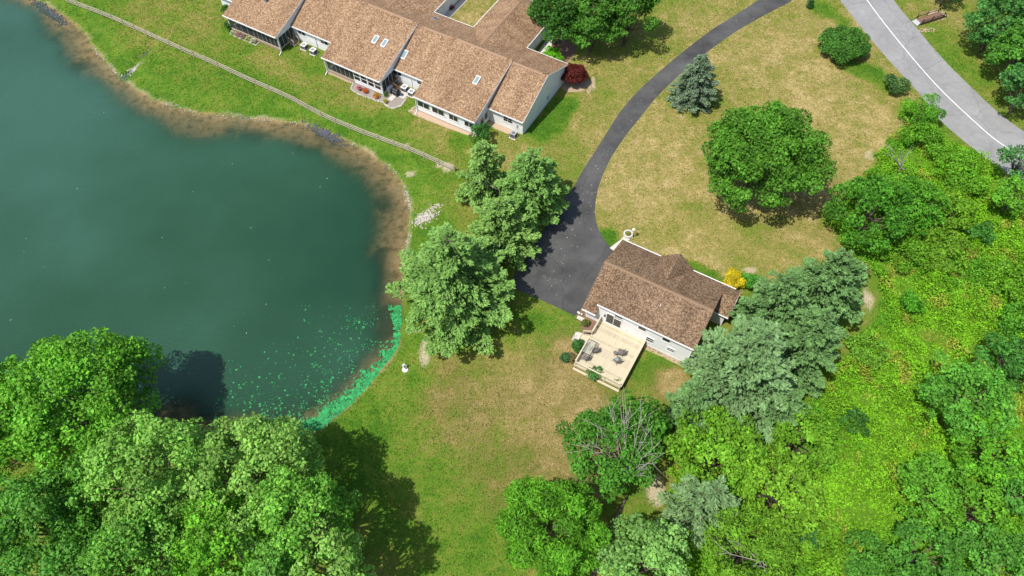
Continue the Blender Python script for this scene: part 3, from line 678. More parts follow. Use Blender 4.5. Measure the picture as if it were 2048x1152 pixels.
ac_unit(610, 97, 'air conditioner beside the beige wooden steps of the screened porch', .82)
ac_unit(628, 107, 'air conditioner between another unit and the projecting screened porch with flower pots', .82)
ac_unit(810, 181, 'air conditioner beside the black covered grill, next to the brown steps', .84)
ac_unit(824, 190, 'air conditioner tucked against the sun room corner near the grill', .84)
ac_unit(1027, 274, 'single grey air conditioner beside the windowed end wall of the row', .78, .85)

# gravel bed with flower pots, grill and box behind the middle porch
bed = thing('gravel_bed', 'curved grey gravel bed edged with pale stones below the glazed porch', 'garden bed', (*G(775, 200)[:2], 0))
bpx = [(703, 178), (706, 167), (716, 165), (738, 176), (766, 191), (790, 160), (806, 172), (812, 190), (813, 196), (806, 207), (796, 214), (785, 217), (775, 213), (768, 206), (757, 203), (735, 195), (715, 187)]
bp = smooth_poly(Gs(bpx), True, 4); org = np.array(bed.location)
pl = orient(bp); link('gravel', pmesh([(x-org[0], y-org[1], .015) for x, y in pl], [tuple(range(len(pl)))]), M['gravel'], bed)
def pebble_mesh(r, rs):
    V = []; n = 6
    for z_, q in ((-.3, .8), (.25, 1.0), (.62, .55)):
        for k in range(n): t = 2*math.pi*(k+rs.rand()*.5)/n; e = q*(.8+.4*rs.rand()); V.append((r*e*math.cos(t), r*e*math.sin(t)*.8, r*z_*(.7+.4*rs.rand())))
    Fc = [(i*n+k, i*n+(k+1) % n, (i+1)*n+(k+1) % n, (i+1)*n+k) for i in range(2) for k in range(n)]+[tuple(reversed(range(n))), tuple(range(2*n, 3*n))]
    return np.array(V), Fc
def stones(name, centres, sizes, mat, seed=1, parent=None):
    rs = np.random.RandomState(seed); lib = [pebble_mesh(1.0, rs) for _ in range(6)]; m = MB()
    for (x, y, z), s in zip(centres, sizes):
        V, Fc = lib[rs.randint(6)]; t = rs.rand()*6.28; c_, s_ = math.cos(t), math.sin(t)
        m.add(np.c_[(V[:, 0]*c_-V[:, 1]*s_)*s+x, (V[:, 0]*s_+V[:, 1]*c_)*s+y, V[:, 2]*s+z], Fc)
    o = m.build(name, mat, parent); o['kind'] = 'stuff'; return o
edge = smooth_poly(Gs(bpx[8:]+[bpx[0], bpx[1]]), False, 9)
rs = np.random.RandomState(4)
stones('edging_stones', [(x-org[0]+rs.randn()*.04, y-org[1]+rs.randn()*.04, .03) for x, y in edge], .13+.06*rs.rand(len(edge)), M['stone'], 3, bed)
def kites(C, Nn, Tn, Ln, Wd, cols, fold=0.18):
    "leaf kites: centre-base C, normal Nn, direction Tn, length Ln, width Wd"
    B = np.cross(Nn, Tn); Ln = Ln[:, None]; Wd = Wd[:, None]
    V = np.stack([C-Tn*Ln*.5, C+B*Wd*.5+Nn*Wd*fold, C+Tn*Ln*.5, C-B*Wd*.5+Nn*Wd*fold], 1)
    n = len(C); Qd = np.arange(4*n).reshape(n, 4)
    return V.reshape(-1, 3), Qd, np.repeat(cols, 4, 0)
def unit(a): return a/(np.linalg.norm(a, axis=-1, keepdims=True)+1e-9)
def leaf_cloud(rs, C, outw, size, aspect, col, jit=0.25, cj=None, up=.6, rnd=.8):
    n = len(C); Nn = unit(outw*.6+np.array([0, 0, up])+rs.randn(n, 3)*rnd); Tn = unit(np.cross(Nn, rs.randn(n, 3)))
    Ln = size*(.5+.95*rs.rand(n)**1.3); cols = np.array(col)*(1+jit*(rs.rand(n, 1)*2-1)); cols = cols*(1+.12*(rs.rand(n, 3)*2-1)*np.array([1, .3, .8]))
    if cj is not None: cols = cols*cj[:, None] if cj.ndim == 1 else cols*cj
    return kites(C, Nn, Tn, Ln, Ln*aspect, np.clip(cols, 0, 1))
def small_plant(name, label, cat, px, py, r, h, col, flower=None, pot=None, seed=1, n=260, size=.12, group=None, z=0, wpos=None):
    rs = np.random.RandomState(seed); p = G(px, py, z) if wpos is None else wpos
    o = thing(name, label, cat, (p[0], p[1], z), 0, group); base = 0
    if pot: MB().lathe([(r*.38, 0), (r*.55, .26), (r*.6, .26), (r*.6, .31), (r*.4, .30)], 12).build('pot', M[pot], o); base = .26
    d = unit(rs.randn(n, 3)); d[:, 2] = np.abs(d[:, 2]); q = rs.rand(n, 1)**.4
    C = d*q*np.array([r, r, h])+[0, 0, base+.02]
    V, Qd, c = leaf_cloud(rs, C, d, size, .6, col)
    link('foliage', fast_mesh(V, Qd, 'foliage', {'Col': c}), M['leaf'], o)
    MB().tube([(0, 0, base*.6), (0, 0, base+h*.5)], .02, 5).build('stem', M['bark'], o)
    if flower is not None:
        k = int(n*.35); d = unit(rs.randn(k, 3)); d[:, 2] = np.abs(d[:, 2])+.15; C = unit(d)*np.array([r, r, h])*1.02+[0, 0, base+.03]
        V, Qd, c = leaf_cloud(rs, C, d, size*1.05, .8, flower, .3, up=1.0, rnd=.4); link('flowers', fast_mesh(V, Qd, 'flowers', {'Col': c}), M['petal'], o)
    return o
GR = (0.07, 0.16, 0.025)
small_plant('flower_pot', 'potted pink and white flowers on the gravel bed, farthest from the grill', 'potted plant', 719, 180, .38, .4, GR, (.62, .10, .22), 'terracotta', 1)
small_plant('flower_pot', 'potted bright red flowers in the middle of the gravel bed', 'potted plant', 731.5, 185, .45, .42, GR, (.68, .03, .015), 'terracotta', 2)
small_plant('flower_pot', 'potted orange and red flowers near the porch corner downspout', 'potted plant', 753, 195, .45, .42, GR, (.70, .16, .02), 'terracotta', 3)
small_plant('flower_pot', 'potted yellow-green leafy plant at the tip of the gravel bed', 'potted plant', 771, 206, .35, .4, (.22, .24, .03), None, 'terracotta', 4)
small_plant('bed_plant', 'small dark green plant at the porch corner next to the white box', 'plant', 772, 192, .4, .7, (.05, .12, .02), None, None, 5)
# covered grill
p = G(793, 190); gr = thing('barbecue_grill', 'black covered barbecue grill on the gravel by the brown steps', 'grill', (p[0], p[1], .015), TF.a)
m = MB()
prof = [(-.3, 0), (-.33, .75), (-.27, 1.0), (-.08, 1.14), (.1, 1.14), (.27, 1.0), (.33, .75), (.3, 0)]
m.extr([(-.42, v, z) for v, z in prof], (.84, 0, 0)); m.build('cover', M['black'], gr)
for s in (-1, 1): MB().box(s*.62-.19, s*.62+.19, -.26, .26, .82, .88).build('side_shelf', M['black'], gr)
MB().bar((-.35, -.38, .82), (.35, -.38, .82), .03, .03).build('handle', M['grey_metal'], gr)
m = MB()
for s in (-1, 1): m.box(s*.62-.17, s*.62-.13, -.2, .2, 0, .82)
m.build('cart_leg', M['black'], gr)
p = G(780, 181); bx = thing('storage_box', 'white lidded storage box leaning against the porch side by the grill', 'storage box', (p[0], p[1], .015), TF.a)
MB().box(-.22, .22, -.5, .5, 0, .6).build('body', M['white'], bx); MB().box(-.25, .25, -.53, .53, .602, .68).build('lid', M['white'], bx)
for px, py, lb in ((787, 193, 'white stepping slab laid on gravel beside the covered grill'), (806, 187, 'white concrete slab under the two air conditioners by the sun room')):
    p = G(px, py); o = thing('stepping_slab', lb, 'paving slab', (p[0], p[1], .016), TF.a); ww = (.35, .9) if px < 800 else (.75, .9)
    MB().extr([(-ww[0], -ww[1], 0), (ww[0], -ww[1], 0), (ww[0], ww[1]*.8, 0), (ww[0]*.7, ww[1], 0), (-ww[0], ww[1], 0)], (0, 0, .05)).build('slab', M['concrete'], o)
p = TF.world(-47.0, -3.9); fb = thing('flower_bed', 'long flower bed with pale edging below the dark screened porch', 'garden bed', p, TF.a)
MB().box(-2.9, 2.3, -.35, .4, 0, .06).build('soil', M['mulch'], fb)
MB().box(-2.95, 2.35, -.43, -.36, 0, .12).box(2.31, 2.38, -.35, .42, 0, .12).build('edging', M['concrete'], fb)
for k, (dx, cl, nm) in enumerate(((-2.5, (.6, .6, .42), 'creamy white'), (-1.5, (.42, .2, .22), 'dusty pink'), (-.4, (.30, .2, .26), 'mauve'), (.5, (.45, .5, .2), 'yellow-green'), (1.5, (.62, .6, .52), 'greyish white'))):
    q = TF.world(-47.0+dx, -3.9); small_plant('flower_clump', nm+' flowering clump in the edged bed below the screened porch', 'plant', 0, 0, .5, .5, (.09, .15, .04), cl, None, 20+k, 300, .13, wpos=q, z=.06)
m = MB(); p = G(1180, 170)
sheet('worn_path', orient(smooth_poly(Gs([(1172, 187), (1178, 170), (1184, 154), (1189, 156), (1187, 168), (1179, 186)]))), .006, M['soil'])
small = None

# ------------------------------------------------------------------ white split-level house
HF = Frame(G(1372.4, 729), -29.6)
house = thing('split_level_house', 'white sided split-level house with brown shingle roof and rear deck beside the driveway', 'house', HF.world(0, 0), HF.a)
U0, U1 = -11.35, 0.15; WU0 = -13.1
hRV, hRZ = 4.55, 5.5; hFE, hFEZ = 10.25, 2.9; hRE, hREZ = -0.45, 4.5; wRE, wREZ = -0.75, 2.62
sF = (hRZ-hFEZ)/(hFE-hRV)
def zfr(v): return hRZ-(v-hRV)*sF
def zmr(v): return hRZ-(hRV-v)*(hRZ-hREZ)/(hRV-hRE)
def zwr(v): return hRZ-.03-(hRV-v)*(hRZ-.03-wREZ)/(hRV-wRE)
profile_solid('wall', [(0, 0), (0, zmr(0)-T-.02), (hRV, hRZ-T-.02), (9.8, zfr(9.8)-T-.02), (9.8, 0)], U0, 0, M['siding'], house)
profile_solid('wall', [(0.02, 0), (0.02, zwr(0)-T-.03), (hRV, hRZ-T-.05), (9.78, zfr(9.78)-T-.03), (9.78, 0)], WU0+.3, U0+.05, M['siding'], house)
roof_slab('roof', [(U0-.15, hRE, hREZ), (U1, hRE, hREZ), (U1, hRV, hRZ), (U0-.15, hRV, hRZ)], house, M['roof2'])
roof_slab('roof', [(WU0, wRE, wREZ), (U0-.01, wRE, wREZ), (U0-.01, hRV, hRZ-.03), (WU0, hRV, hRZ-.03)], house, M['roof2'])
roof_slab('roof', [(U1, hFE, hFEZ), (WU0, hFE, hFEZ), (WU0, hRV, hRZ-.004), (U1, hRV, hRZ-.004)], house, M['roof2'])
MB().extr([(WU0+.02, hRV-.24, hRZ-.06), (WU0+.02, hRV, hRZ+.06), (WU0+.02, hRV+.24, hRZ-.06)], (U1-WU0-.04, 0, 0)).build('ridge_cap', M['roof2'], house)
MB().bar((WU0+.3, hFE+.05, hFEZ-.06), (-8.1, hFE+.05, hFEZ-.06), .11, .14).build('gutter', M['white'], house)
MB().bar((-4.0, hFE+.05, hFEZ-.06), (U1+1.2, hFE+.05, hFEZ-.06), .11, .14).build('gutter', M['white'], house)
MB().bar((U0-.15, hRE-.05, hREZ-.07), (U1, hRE-.05, hREZ-.07), .11, .15).build('gutter', M['white'], house)
MB().bar((WU0, wRE-.05, wREZ-.07), (U0-.02, wRE-.05, wREZ-.07), .11, .15).build('gutter', M['white'], house)
MB().box(U0-.1, U1-.02, hRE+.02, -.005, hREZ-.22, hREZ-.2).build('soffit', M['white'], house)
for x, s in ((U1, 1), (U0-.15, -1)):
    MB().extr([(x, hRE, hREZ-.2), (x, hRV, hRZ-.2), (x, hRV, hRZ-.015), (x, hRE, hREZ-.015)], (.03*s, 0, 0)).build('rake_board', M['brown_wood'], house)
MB().extr([(U1, hFE, hFEZ-.2), (U1, hRV, hRZ-.2), (U1, hRV, hRZ-.015), (U1, hFE, hFEZ-.015)], (.03, 0, 0)).build('rake_board', M['brown_wood'], house)
MB().extr([(WU0, wRE, wREZ-.2), (WU0, hRV, hRZ-.23), (WU0, hRV, hRZ-.045), (WU0, wRE, wREZ-.015)], (-.03, 0, 0)).build('rake_board', M['brown_wood'], house)
MB().extr([(WU0, hFE, hFEZ-.2), (WU0, hRV, hRZ-.23), (WU0, hRV, hRZ-.03), (WU0, hFE, hFEZ-.015)], (-.03, 0, 0)).build('rake_board', M['brown_wood'], house)
# front cross gable
gc, gw, gzr = -6.0, 2.05, 4.85
vj = hRV+(hRZ-gzr)/sF
for s in (-1, 1):
    roof_slab('roof', [(gc+s*gw, hFE+.12, hFEZ+.03), (gc, hFE+.12, gzr), (gc, vj-.05, gzr), (gc+s*gw, hFE-.1, hFEZ+.02)], house, M['roof2'], eave=(0, 1, 0), t=.1)
MB().extr([(gc-gw+.25, 9.75, 0), (gc+gw-.25, 9.75, 0), (gc+gw-.25, 9.75, hFEZ), (gc, 9.75, gzr-.25), (gc-gw+.25, 9.75, hFEZ)], (0, .25, 0)).build('wall', M['siding'], house)
# low wing on the right
rwz = zfr(8.55); rw0, rw1 = 6.35, hFE
roof_slab('roof', [(U1+.005, 8.55, rwz-.02), (1.95, 8.55, rwz-.02), (1.95, hFE, hFEZ-.0), (U1+.005, hFE, hFEZ-.0)], house, M['roof2'])
roof_slab('roof', [(U1+.005, rw0, rwz-.02-(8.55-rw0)*sF), (1.95, rw0, rwz-.02-(8.55-rw0)*sF), (1.95, 8.55, rwz-.021), (U1+.005, 8.55, rwz-.021)], house, M['roof2'])
MB().box(.01, 1.6, rw0+.35, hFE-.4, 0, 2.3).build('wall', M['siding'], house)
MB().bar((U1+.03, rw0-.05, rwz-(8.55-rw0)*sF-.09), (1.95, rw0-.05, rwz-(8.55-rw0)*sF-.09), .1, .13).build('gutter', M['white'], house)
MB().extr([(1.95, rw0, 2.25), (1.95, 8.55, rwz-.2), (1.95, hFE, hFEZ-.2), (1.95, hFE, hFEZ-.02), (1.95, 8.55, rwz-.03), (1.95, rw0, 2.44)], (.03, 0, 0)).build('rake_board', M['white'], house)
MB().lathe([(.06, -.1), (.06, .35)], 8, (-5.2, 2.4, zmr(2.4))).build('vent_pipe', M['white'], house)
# windows: upper row under the eaves, lower row, patio door
def hwin(px, py, z, wd, ht, rows=1, panes=1): p = HF.loc(px, py, z); return window(house, (p[0], 0, z), wd, ht, '-v', panes, rows)
hwin(1238, 634, 3.05, 1.05, .85); hwin(1285, 656, 3.1, 1.0, .8); hwin(1333, 679, 3.1, 1.0, .8)
hwin(1297.5, 683.5, 1.55, .95, 1.0, 2); hwin(1340.5, 702, 1.55, .95, .8, 2)
p = HF.loc(1219, 655, 1.85)
d = window(house, (-9.35, 0, 1.95), 1.95, 2.1, '-v', 2, name='patio_door', fw=.08)
MB().box(-10.55, -10.4, -.16, 0, 2.1, 2.4).build('wall_lamp', M['black'], house)
for u, z in ((-7.6, 1.2), (-2.6, 1.7)): MB().box(u-.06, u+.06, -.08, 0, z, z+.12).build('outlet_box', M['grey_metal'], house)
MB().bar((-.06, -.07, 4.2), (-.06, -.07, .1), .08, .08, (0, 1, 0)).build('downspout', M['white'], house)
MB().box(U0+.02, -.02, -.04, -.002, 0, .22).build('foundation', M['concrete'], house)
m = MB().extr([(.02, .6, 0), (1.25, .6, 0), (1.25, .6, .3), (.02, .6, .8)], (0, 1.7, 0)); m.build('bulkhead_door', M['grey_metal'], house)

# ------------------------------------------------------------------ deck and its furniture
DZ = 0.85; D0, D1, DV0, DV1 = -10.95, -5.25, -6.65, -0.02
deck = thing('deck', 'large pale timber deck with low railings on the rear of the white house', 'deck', HF.world(0, 0), HF.a)
nb_ = 47; bw = (DV1-DV0)/nb_
meA = MB().box(D0, D1, 0, bw-.008, DZ-.04, DZ).V
rs = np.random.RandomState(8)
bm_a = pmesh(meA, MB().box(0, 1, 0, 1, 0, 1).F, 'deck_board'); bm_b = bm_a.copy(); bm_a.materials.append(M['deck_wood']); bm_b.materials.append(M['deck_wood_b'])
for k in range(nb_):
    o = bpy.data.objects.new('deck_board', bm_a if rs.rand() < .6 else bm_b); COL.objects.link(o); o.parent = deck
    o.location = (0, DV0+k*bw, rs.rand()*.004)
m = MB()
for k in range(6): y = DV0+.3+k*(DV1-DV0-.6)/5; m.box(D0+.1, D1-.1, y-.03, y+.03, DZ-.28, DZ-.045)
m.build('joists', M['beige_wood'], deck)
MB().box(D0, D1, DV0-.05, DV0-.005, DZ-.3, DZ-.01).build('rim_board', M['deck_wood'], deck)
MB().box(D1+.005, D1+.05, DV0-.05, DV1, DZ-.3, DZ-.01).build('rim_board', M['dark_wood'], deck)  # dark colour paints the shade on this side of the deck
MB().box(D0-.05, D0-.005, DV0-.05, DV1, DZ-.3, DZ-.01).build('rim_board', M['deck_wood'], deck)
def rail(a_, b_, posts, z0=DZ, h=.92, cap='deck_wood', mid='deck_wood'):
    a_ = np.array(a_, float); b_ = np.array(b_, float); L_ = np.linalg.norm(b_-a_)
    MB().bar((*a_, z0+h), (*b_, z0+h), .15, .045).build('rail_cap', M[cap], deck)
    MB().bar((*a_, z0+h-.13), (*b_, z0+h-.13), .045, .1).build('rail', M[mid], deck)
    MB().bar((*a_, z0+.18), (*b_, z0+.18), .045, .1).build('rail', M[mid], deck)
    for k in range(posts):
        p_ = a_+(b_-a_)*((k+.04)/(posts-1+.08)); MB().box(p_[0]-.05, p_[0]+.05, p_[1]-.05, p_[1]+.05, .0, z0+h-.025).build('post', M[mid], deck)
    nb2 = int(L_/.16); me = pmesh(*(lambda q: (q.V, q.F))(MB().box(-.018, .018, -.018, .018, z0+.23, z0+h-.18)), 'baluster'); me.materials.append(M[mid])
    for k in range(1, nb2):
        p_ = a_+(b_-a_)*k/nb2; o = bpy.data.objects.new('baluster', me); COL.objects.link(o); o.parent = deck; o.location = (p_[0], p_[1], 0)
rail((D0+.06, DV0+.06), (D1-.06, DV0+.06), 4, DZ, .62)
rail((D0+.06, DV0+.1), (D0+.06, -3.75), 3, DZ, .8)
rail((D0+.06, -2.35), (D0+.06, -.1), 3, DZ, .9)
MB().box(D1-.1, D1+.0, DV0, DV1, DZ+.004, DZ+.3).build('bench_curb', M['deck_wood'], deck)
MB().box(D1-.12, D1+.12, DV0-.04, DV1, DZ+.302, DZ+.345).build('bench_cap', M['deck_wood'], deck)
m = MB()
for k in range(7): y = DV0+.05+k*(DV1-DV0-.1)/6; MB().box(D1+.052, D1+.12, y-.045, y+.045, 0, DZ+.29).build('post', M['dark_wood'], deck)  # posts darkened to match the painted shade of this side
for k in range(3): MB().box(D1+.052, D1+.08, DV0, DV1, .05+k*.19, .20+k*.19).build('skirt_board', M['dark_wood'], deck)  # same painted shade carried down the skirt
MB().box(D0, D1, DV0-.32, DV0-.06, .12, .2).build('skirt_ledge', M['deck_wood'], deck)
MB().box(D0, D1, DV0-.3, DV0-.26, .0, .118).build('skirt_board', M['beige_wood'], deck)
for k in range(3):
    z = DZ-.21*(k+1); MB().box(D0-.35-.33*k, D0-.052-.33*k, -3.65, -2.45, z-.04, z).build('stair_tread', M['deck_wood'], deck)
for y in (-3.7, -2.38): MB().bar((D0-.06, y, DZ-.2), (D0-1.1, y, .08), .05, .22).build('stringer', M['deck_wood'], deck)
m = MB().bar((D0-.0, -2.35, DZ+.88), (D0-1.0, -2.35, .95), .12, .05).bar((D0-.0, -2.35, DZ+.6), (D0-1.0, -2.35, .7), .05, .09).bar((D0-1.0, -2.35, 0), (D0-1.0, -2.35, .95), .09, .09, (0, 1, 0)); m.build('stair_rail', M['deck_wood'], deck)
sheet('stair_landing', orient(np.array([HF.world(D0-1.1, -3.7)[:2], HF.world(D0-1.1, -2.2)[:2], HF.world(D0-1.9, -2.4)[:2], HF.world(D0-1.9, -3.6)[:2]])), .02, M['concrete'])

def dp(px, py, z=DZ): return G(px, py, z)
def chair(px, py, rot, label, w_=.6, cover=None):
    p = dp(px, py); o = thing('patio_chair', label, 'chair', (p[0], p[1], DZ+.006), R_(rot), 'patio chairs on the deck')
    MB().extr([(-w_/2+.04, -.26, .42), (w_/2-.04, -.26, .42), (w_/2-.04, .24, .36), (-w_/2+.04, .24, .36)], (0, 0, .03)).build('seat', M['sling'], o)
    MB().extr([(-w_/2+.04, .25, .38), (w_/2-.04, .25, .38), (w_/2-.06, .46, .98), (-w_/2+.06, .46, .98)], (0, .03, .01)).build('backrest', M['sling'], o)
    for s in (-1, 1):
        m = MB().tube([(s*w_/2, -.3, 0), (s*w_/2, -.27, .6), (s*w_/2, .28, .62)], .022, 6); m.build('armrest', M['frame_dark'], o)
        MB().tube([(s*w_/2, .36, 0), (s*w_/2, .25, .38), (s*(w_/2-.02), .48, 1.0)], .02, 6).build('leg', M['frame_dark'], o)
        MB().tube([(s*w_/2, -.26, .42), (s*w_/2, .25, .38)], .018, 6).build('seat_rail', M['frame_dark'], o)
    if cover: MB().extr([(-.2, -.18, .46), (.2, -.18, .46), (.18, .12, .43), (-.18, .12, .43)], (0, 0, .05)).build('cushion', M[cover], o)
    return o
ha = math.degrees(HF.a)
chair(1169, 718, ha-90, 'brown sling patio chair at the end of the glass table nearest the deck corner')
chair(1187, 704, ha-60, 'brown sling patio chair pulled out beside the long side of the glass table')
chair(1240, 708, ha-80, 'reclining brown sling patio chair touching the small round side table', .68)
chair(1233, 723, ha-115, 'dark patio chair with a teal cushion facing the round side table', .66, 'cloth_blue')
p = dp(1178, 700); tb = thing('patio_table', 'rectangular glass-topped patio table with thin dark frame on the deck', 'table', (p[0], p[1], DZ+.006), HF.a)
tw, tl = .5, .92
MB().box(-tw+.04, tw-.04, -tl+.04, tl-.04, .70, .708).build('glass_top', M['clear'], tb)
m = MB()
for s in (-1, 1): m.box(s*tw-.03, s*tw+.03, -tl-.03, tl+.03, .685, .72); m.box(-tw+.031, tw-.031, s*tl-.03, s*tl+.03, .685, .72)
m.build('top_frame', M['frame_dark'], tb)
for a_ in (-1, 1):
    for b_ in (-1, 1): MB().tube([(a_*tw*.92, b_*tl*.92, 0), (a_*tw*.7, b_*tl*.75, .4), (a_*tw*.9, b_*tl*.9, .69)], .022, 6).build('leg', M['frame_dark'], tb)
MB().tube([(-tw*.7, -tl*.75, .3), (0, 0, .3), (tw*.7, tl*.75, .3)], .015, 5).tube([(-tw*.7, tl*.75, .3), (0, 0, .325), (tw*.7, -tl*.75, .3)], .015, 5).build('stretcher', M['frame_dark'], tb)
p = dp(1230, 709); st = thing('side_table', 'small round dark side table between two patio chairs on the deck', 'table', (p[0], p[1], DZ+.006), 0)
MB().lathe([(.24, .44), (.25, .45), (.25, .475), (.24, .485)], 18).build('table_top', M['sling'], st)
for k in range(3): t = 2.1*k; MB().tube([(.22*math.cos(t), .22*math.sin(t), 0), (.1*math.cos(t), .1*math.sin(t), .25), (.18*math.cos(t), .18*math.sin(t), .44)], .016, 6).build('leg', M['frame_dark'], st)

# ------------------------------------------------------------------ lamp post, ring planter, dish, ornaments
p = G(1263.8, 474.9); lp = thing('lamp_post', 'white garden lamp post with round globe at the front corner of the white house', 'lamp post', (p[0], p[1], 0))
MB().lathe([(.11, 0), (.1, .12), (.055, .16), (.05, 1.35), (.09, 1.37), (.09, 1.43)], 10).build('post', M['white'], lp)
MB().lathe([(.11, 1.43), (.11, 1.47), (.06, 1.48)], 10).build('collar', M['black'], lp)
MB().lathe([(.08, 1.47), (.18, 1.53), (.22, 1.64), (.2, 1.76), (.12, 1.85), (.03, 1.88)], 14).build('globe', M['globe'], lp, smooth=True)
p = G(1256, 470); rg = thing('ring_planter', 'round white ring planter with plants inside at the end of the front walk', 'planter', (p[0], p[1], 0))
m = MB(); n = 28; V = []; Fc = []
for k in range(n):
    t = 2*math.pi*k/n
    for r, z in ((.42, .02), (.42, .34), (.62, .34), (.62, .02)): V.append((r*math.cos(t), r*math.sin(t), z))
for k in range(n):
    for i in range(4): Fc.append((4*k+i, 4*((k+1) % n)+i, 4*((k+1) % n)+(i+1) % 4, 4*k+(i+1) % 4))
link('ring', pmesh(V, Fc), M['concrete'], rg)
MB().lathe([(.415, .02), (.415, .2)], 20).build('soil', M['mulch'], rg)
rs = np.random.RandomState(3); d_ = unit(rs.randn(160, 3)); d_[:, 2] = np.abs(d_[:, 2])
V, Qd, c = leaf_cloud(rs, d_*np.array([.33, .33, .25])+[0, 0, .22], d_, .13, .5, (.12, .2, .04)); link('plants', fast_mesh(V, Qd, 'plants', {'Col': c}), M['leaf'], rg)
p = HF.world(.75, -.1); ds = thing('satellite_dish', 'round white dish on a short mast at the rear corner of the house', 'satellite dish', p, R_(-110))
prof = [(.02, 0), (.2, .03), (.36, .1), (.46, .18), (.47, .18), (.37, .075), (.2, .0), (.02, -.03)]
m = MB().lathe(prof, 20); m.V = [(x, -(z)*.85-y*.5+.0, 1.05+y*.86-z*.5) for x, y, z in m.V]; m.build('dish', M['white'], ds, smooth=True)
MB().tube([(0, .05, 0), (0, .05, .7), (0, .02, 1.0)], .035, 8).build('mast', M['grey_metal'], ds); MB().tube([(0, -.1, .62), (0, -.6, 1.0)], .018, 6).build('feed_arm', M['grey_metal'], ds)
p = G(810, 737); orn = thing('lawn_ornament', 'small white and grey ornament standing alone on the grass by the algae-covered shore', 'ornament', (p[0], p[1], gz(p[0], p[1])-.01), R_(20))
MB().lathe([(.34, 0), (.36, .1), (.3, .2), (.12, .26)], 14, (0, -.1, 0)).build('base', M['white'], orn)
MB().extr([(-.2, .0, .15), (.2, .0, .15), (.24, .12, .6), (.1, .18, .85), (-.1, .18, .85), (-.22, .12, .6)], (0, .1, .02)).build('upright', M['white'], orn)
MB().box(-.05, .05, .03, .09, .35, .72).build('slot', M['dark_stone'], orn); MB().box(.0, .26, -.12, -.04, .24, .42).build('side_piece', M['dark_stone'], orn)
p = G(1613, 4); sg = thing('yard_marker', 'small white and red marker board standing in the dry lawn by the driveway', 'marker', (p[0], p[1], 0), R_(40))
MB().box(-.03, .03, -.03, .03, 0, .9).build('stake', M['white'], sg); MB().box(-.28, .0, -.035, .035, .35, .95).build('white_board', M['white'], sg); MB().box(.002, .28, -.035, .035, .35, .95).build('red_board', M['red'], sg)
p = G(1163, 632)
for k, (px, py) in enumerate(((1156, 627), (1158.5, 629), (1163, 631))):
    q = G(px, py); o = thing('path_light', ['small white globe light closest to the asphalt corner', 'small white globe light between two others by the driveway', 'small white globe light closest to the low house wing'][k], 'garden light', (q[0], q[1], .018), 0, 'small white lights at the driveway corner')
    MB().lathe([(.02, 0), (.02, .2), (.1, .22), (.12, .3), (.08, .38), (.02, .4)], 10).build('globe', M['white'], o, smooth=True)
q = G(1161, 638); o = thing('splash_block', 'pale concrete splash block by the corner of the low house wing', 'splash block', (q[0], q[1], .02), HF.a)
MB().extr([(-.45, -.18, 0), (.45, -.22, 0), (.45, .22, 0), (-.45, .18, 0)], (0, 0, .06)).build('block', M['concrete'], o); MB().box(-.45, .45, .185, .23, .0, .12).build('lip', M['concrete'], o)

# ------------------------------------------------------------------ footbridge by the road
fa = G(1832, 47); fb_ = G(1877, 33); dirb = (fb_-fa)[:2]; ang = math.atan2(dirb[1], dirb[0])
br = thing('footbridge', 'short brown wooden footbridge with railings over the ditch beside the road', 'footbridge', (*fa[:2], 0.0), ang)
Lb = float(np.linalg.norm(dirb))+.2; wb = 1.15; npk = int(Lb/.22)
me = pmesh(*(lambda q: (q.V, q.F))(MB().box(0, .2, -wb/2, wb/2, .3, .35)), 'plank'); me.materials.append(M['brown_wood'])
for k in range(npk):
    o = bpy.data.objects.new('plank', me); COL.objects.link(o); o.parent = br; o.location = (k*.22+.3, 0, .006*(k % 2))
MB().extr([(-.35, -wb/2-.05, .06), (.3, -wb/2-.05, .3), (.3, wb/2+.05, .3), (-.35, wb/2+.05, .06)], (0, 0, .05)).build('ramp', M['grey_metal'], br)
MB().extr([(Lb+.3, -wb/2, .3), (Lb+1.1, -wb/2, .02), (Lb+1.1, wb/2, .02), (Lb+.3, wb/2, .3)], (0, 0, .05)).build('ramp', M['beige_wood'], br)
for s in (-1, 1):
    y = s*(wb/2+.05)
    MB().box(.28, Lb+.3, y-.04, y+.04, .1, .32).build('beam', M['dark_wood'], br)
    for x in (.5, Lb*.5+.1, Lb+.05): MB().box(x-.05, x+.05, y-.045, y+.045, .0, 1.12).build('post', M['dark_wood'], br)
    MB().bar((.4, y, 1.15), (Lb+.15, y, 1.15), .12, .05).build('handrail', M['brown_wood'], br)
    MB().bar((.45, y, .72), (Lb+.1, y, .72), .05, .1).build('rail', M['dark_wood'], br)
    MB().bar((.5, y, 1.1), (-.1, y, .15), .06, .08).build('brace', M['dark_wood'], br); MB().bar((Lb+.05, y, 1.1), (Lb+.75, y, .1), .06, .08).build('brace', M['dark_wood'], br)
rs = np.random.RandomState(12)
c0 = [G(1838+rs.rand()*32, 56+rs.rand()*8) for _ in range(60)]; stones('ditch_stones', [(c[0], c[1], .01) for c in c0], .05+.11*rs.rand(60), M['paver'], 6)

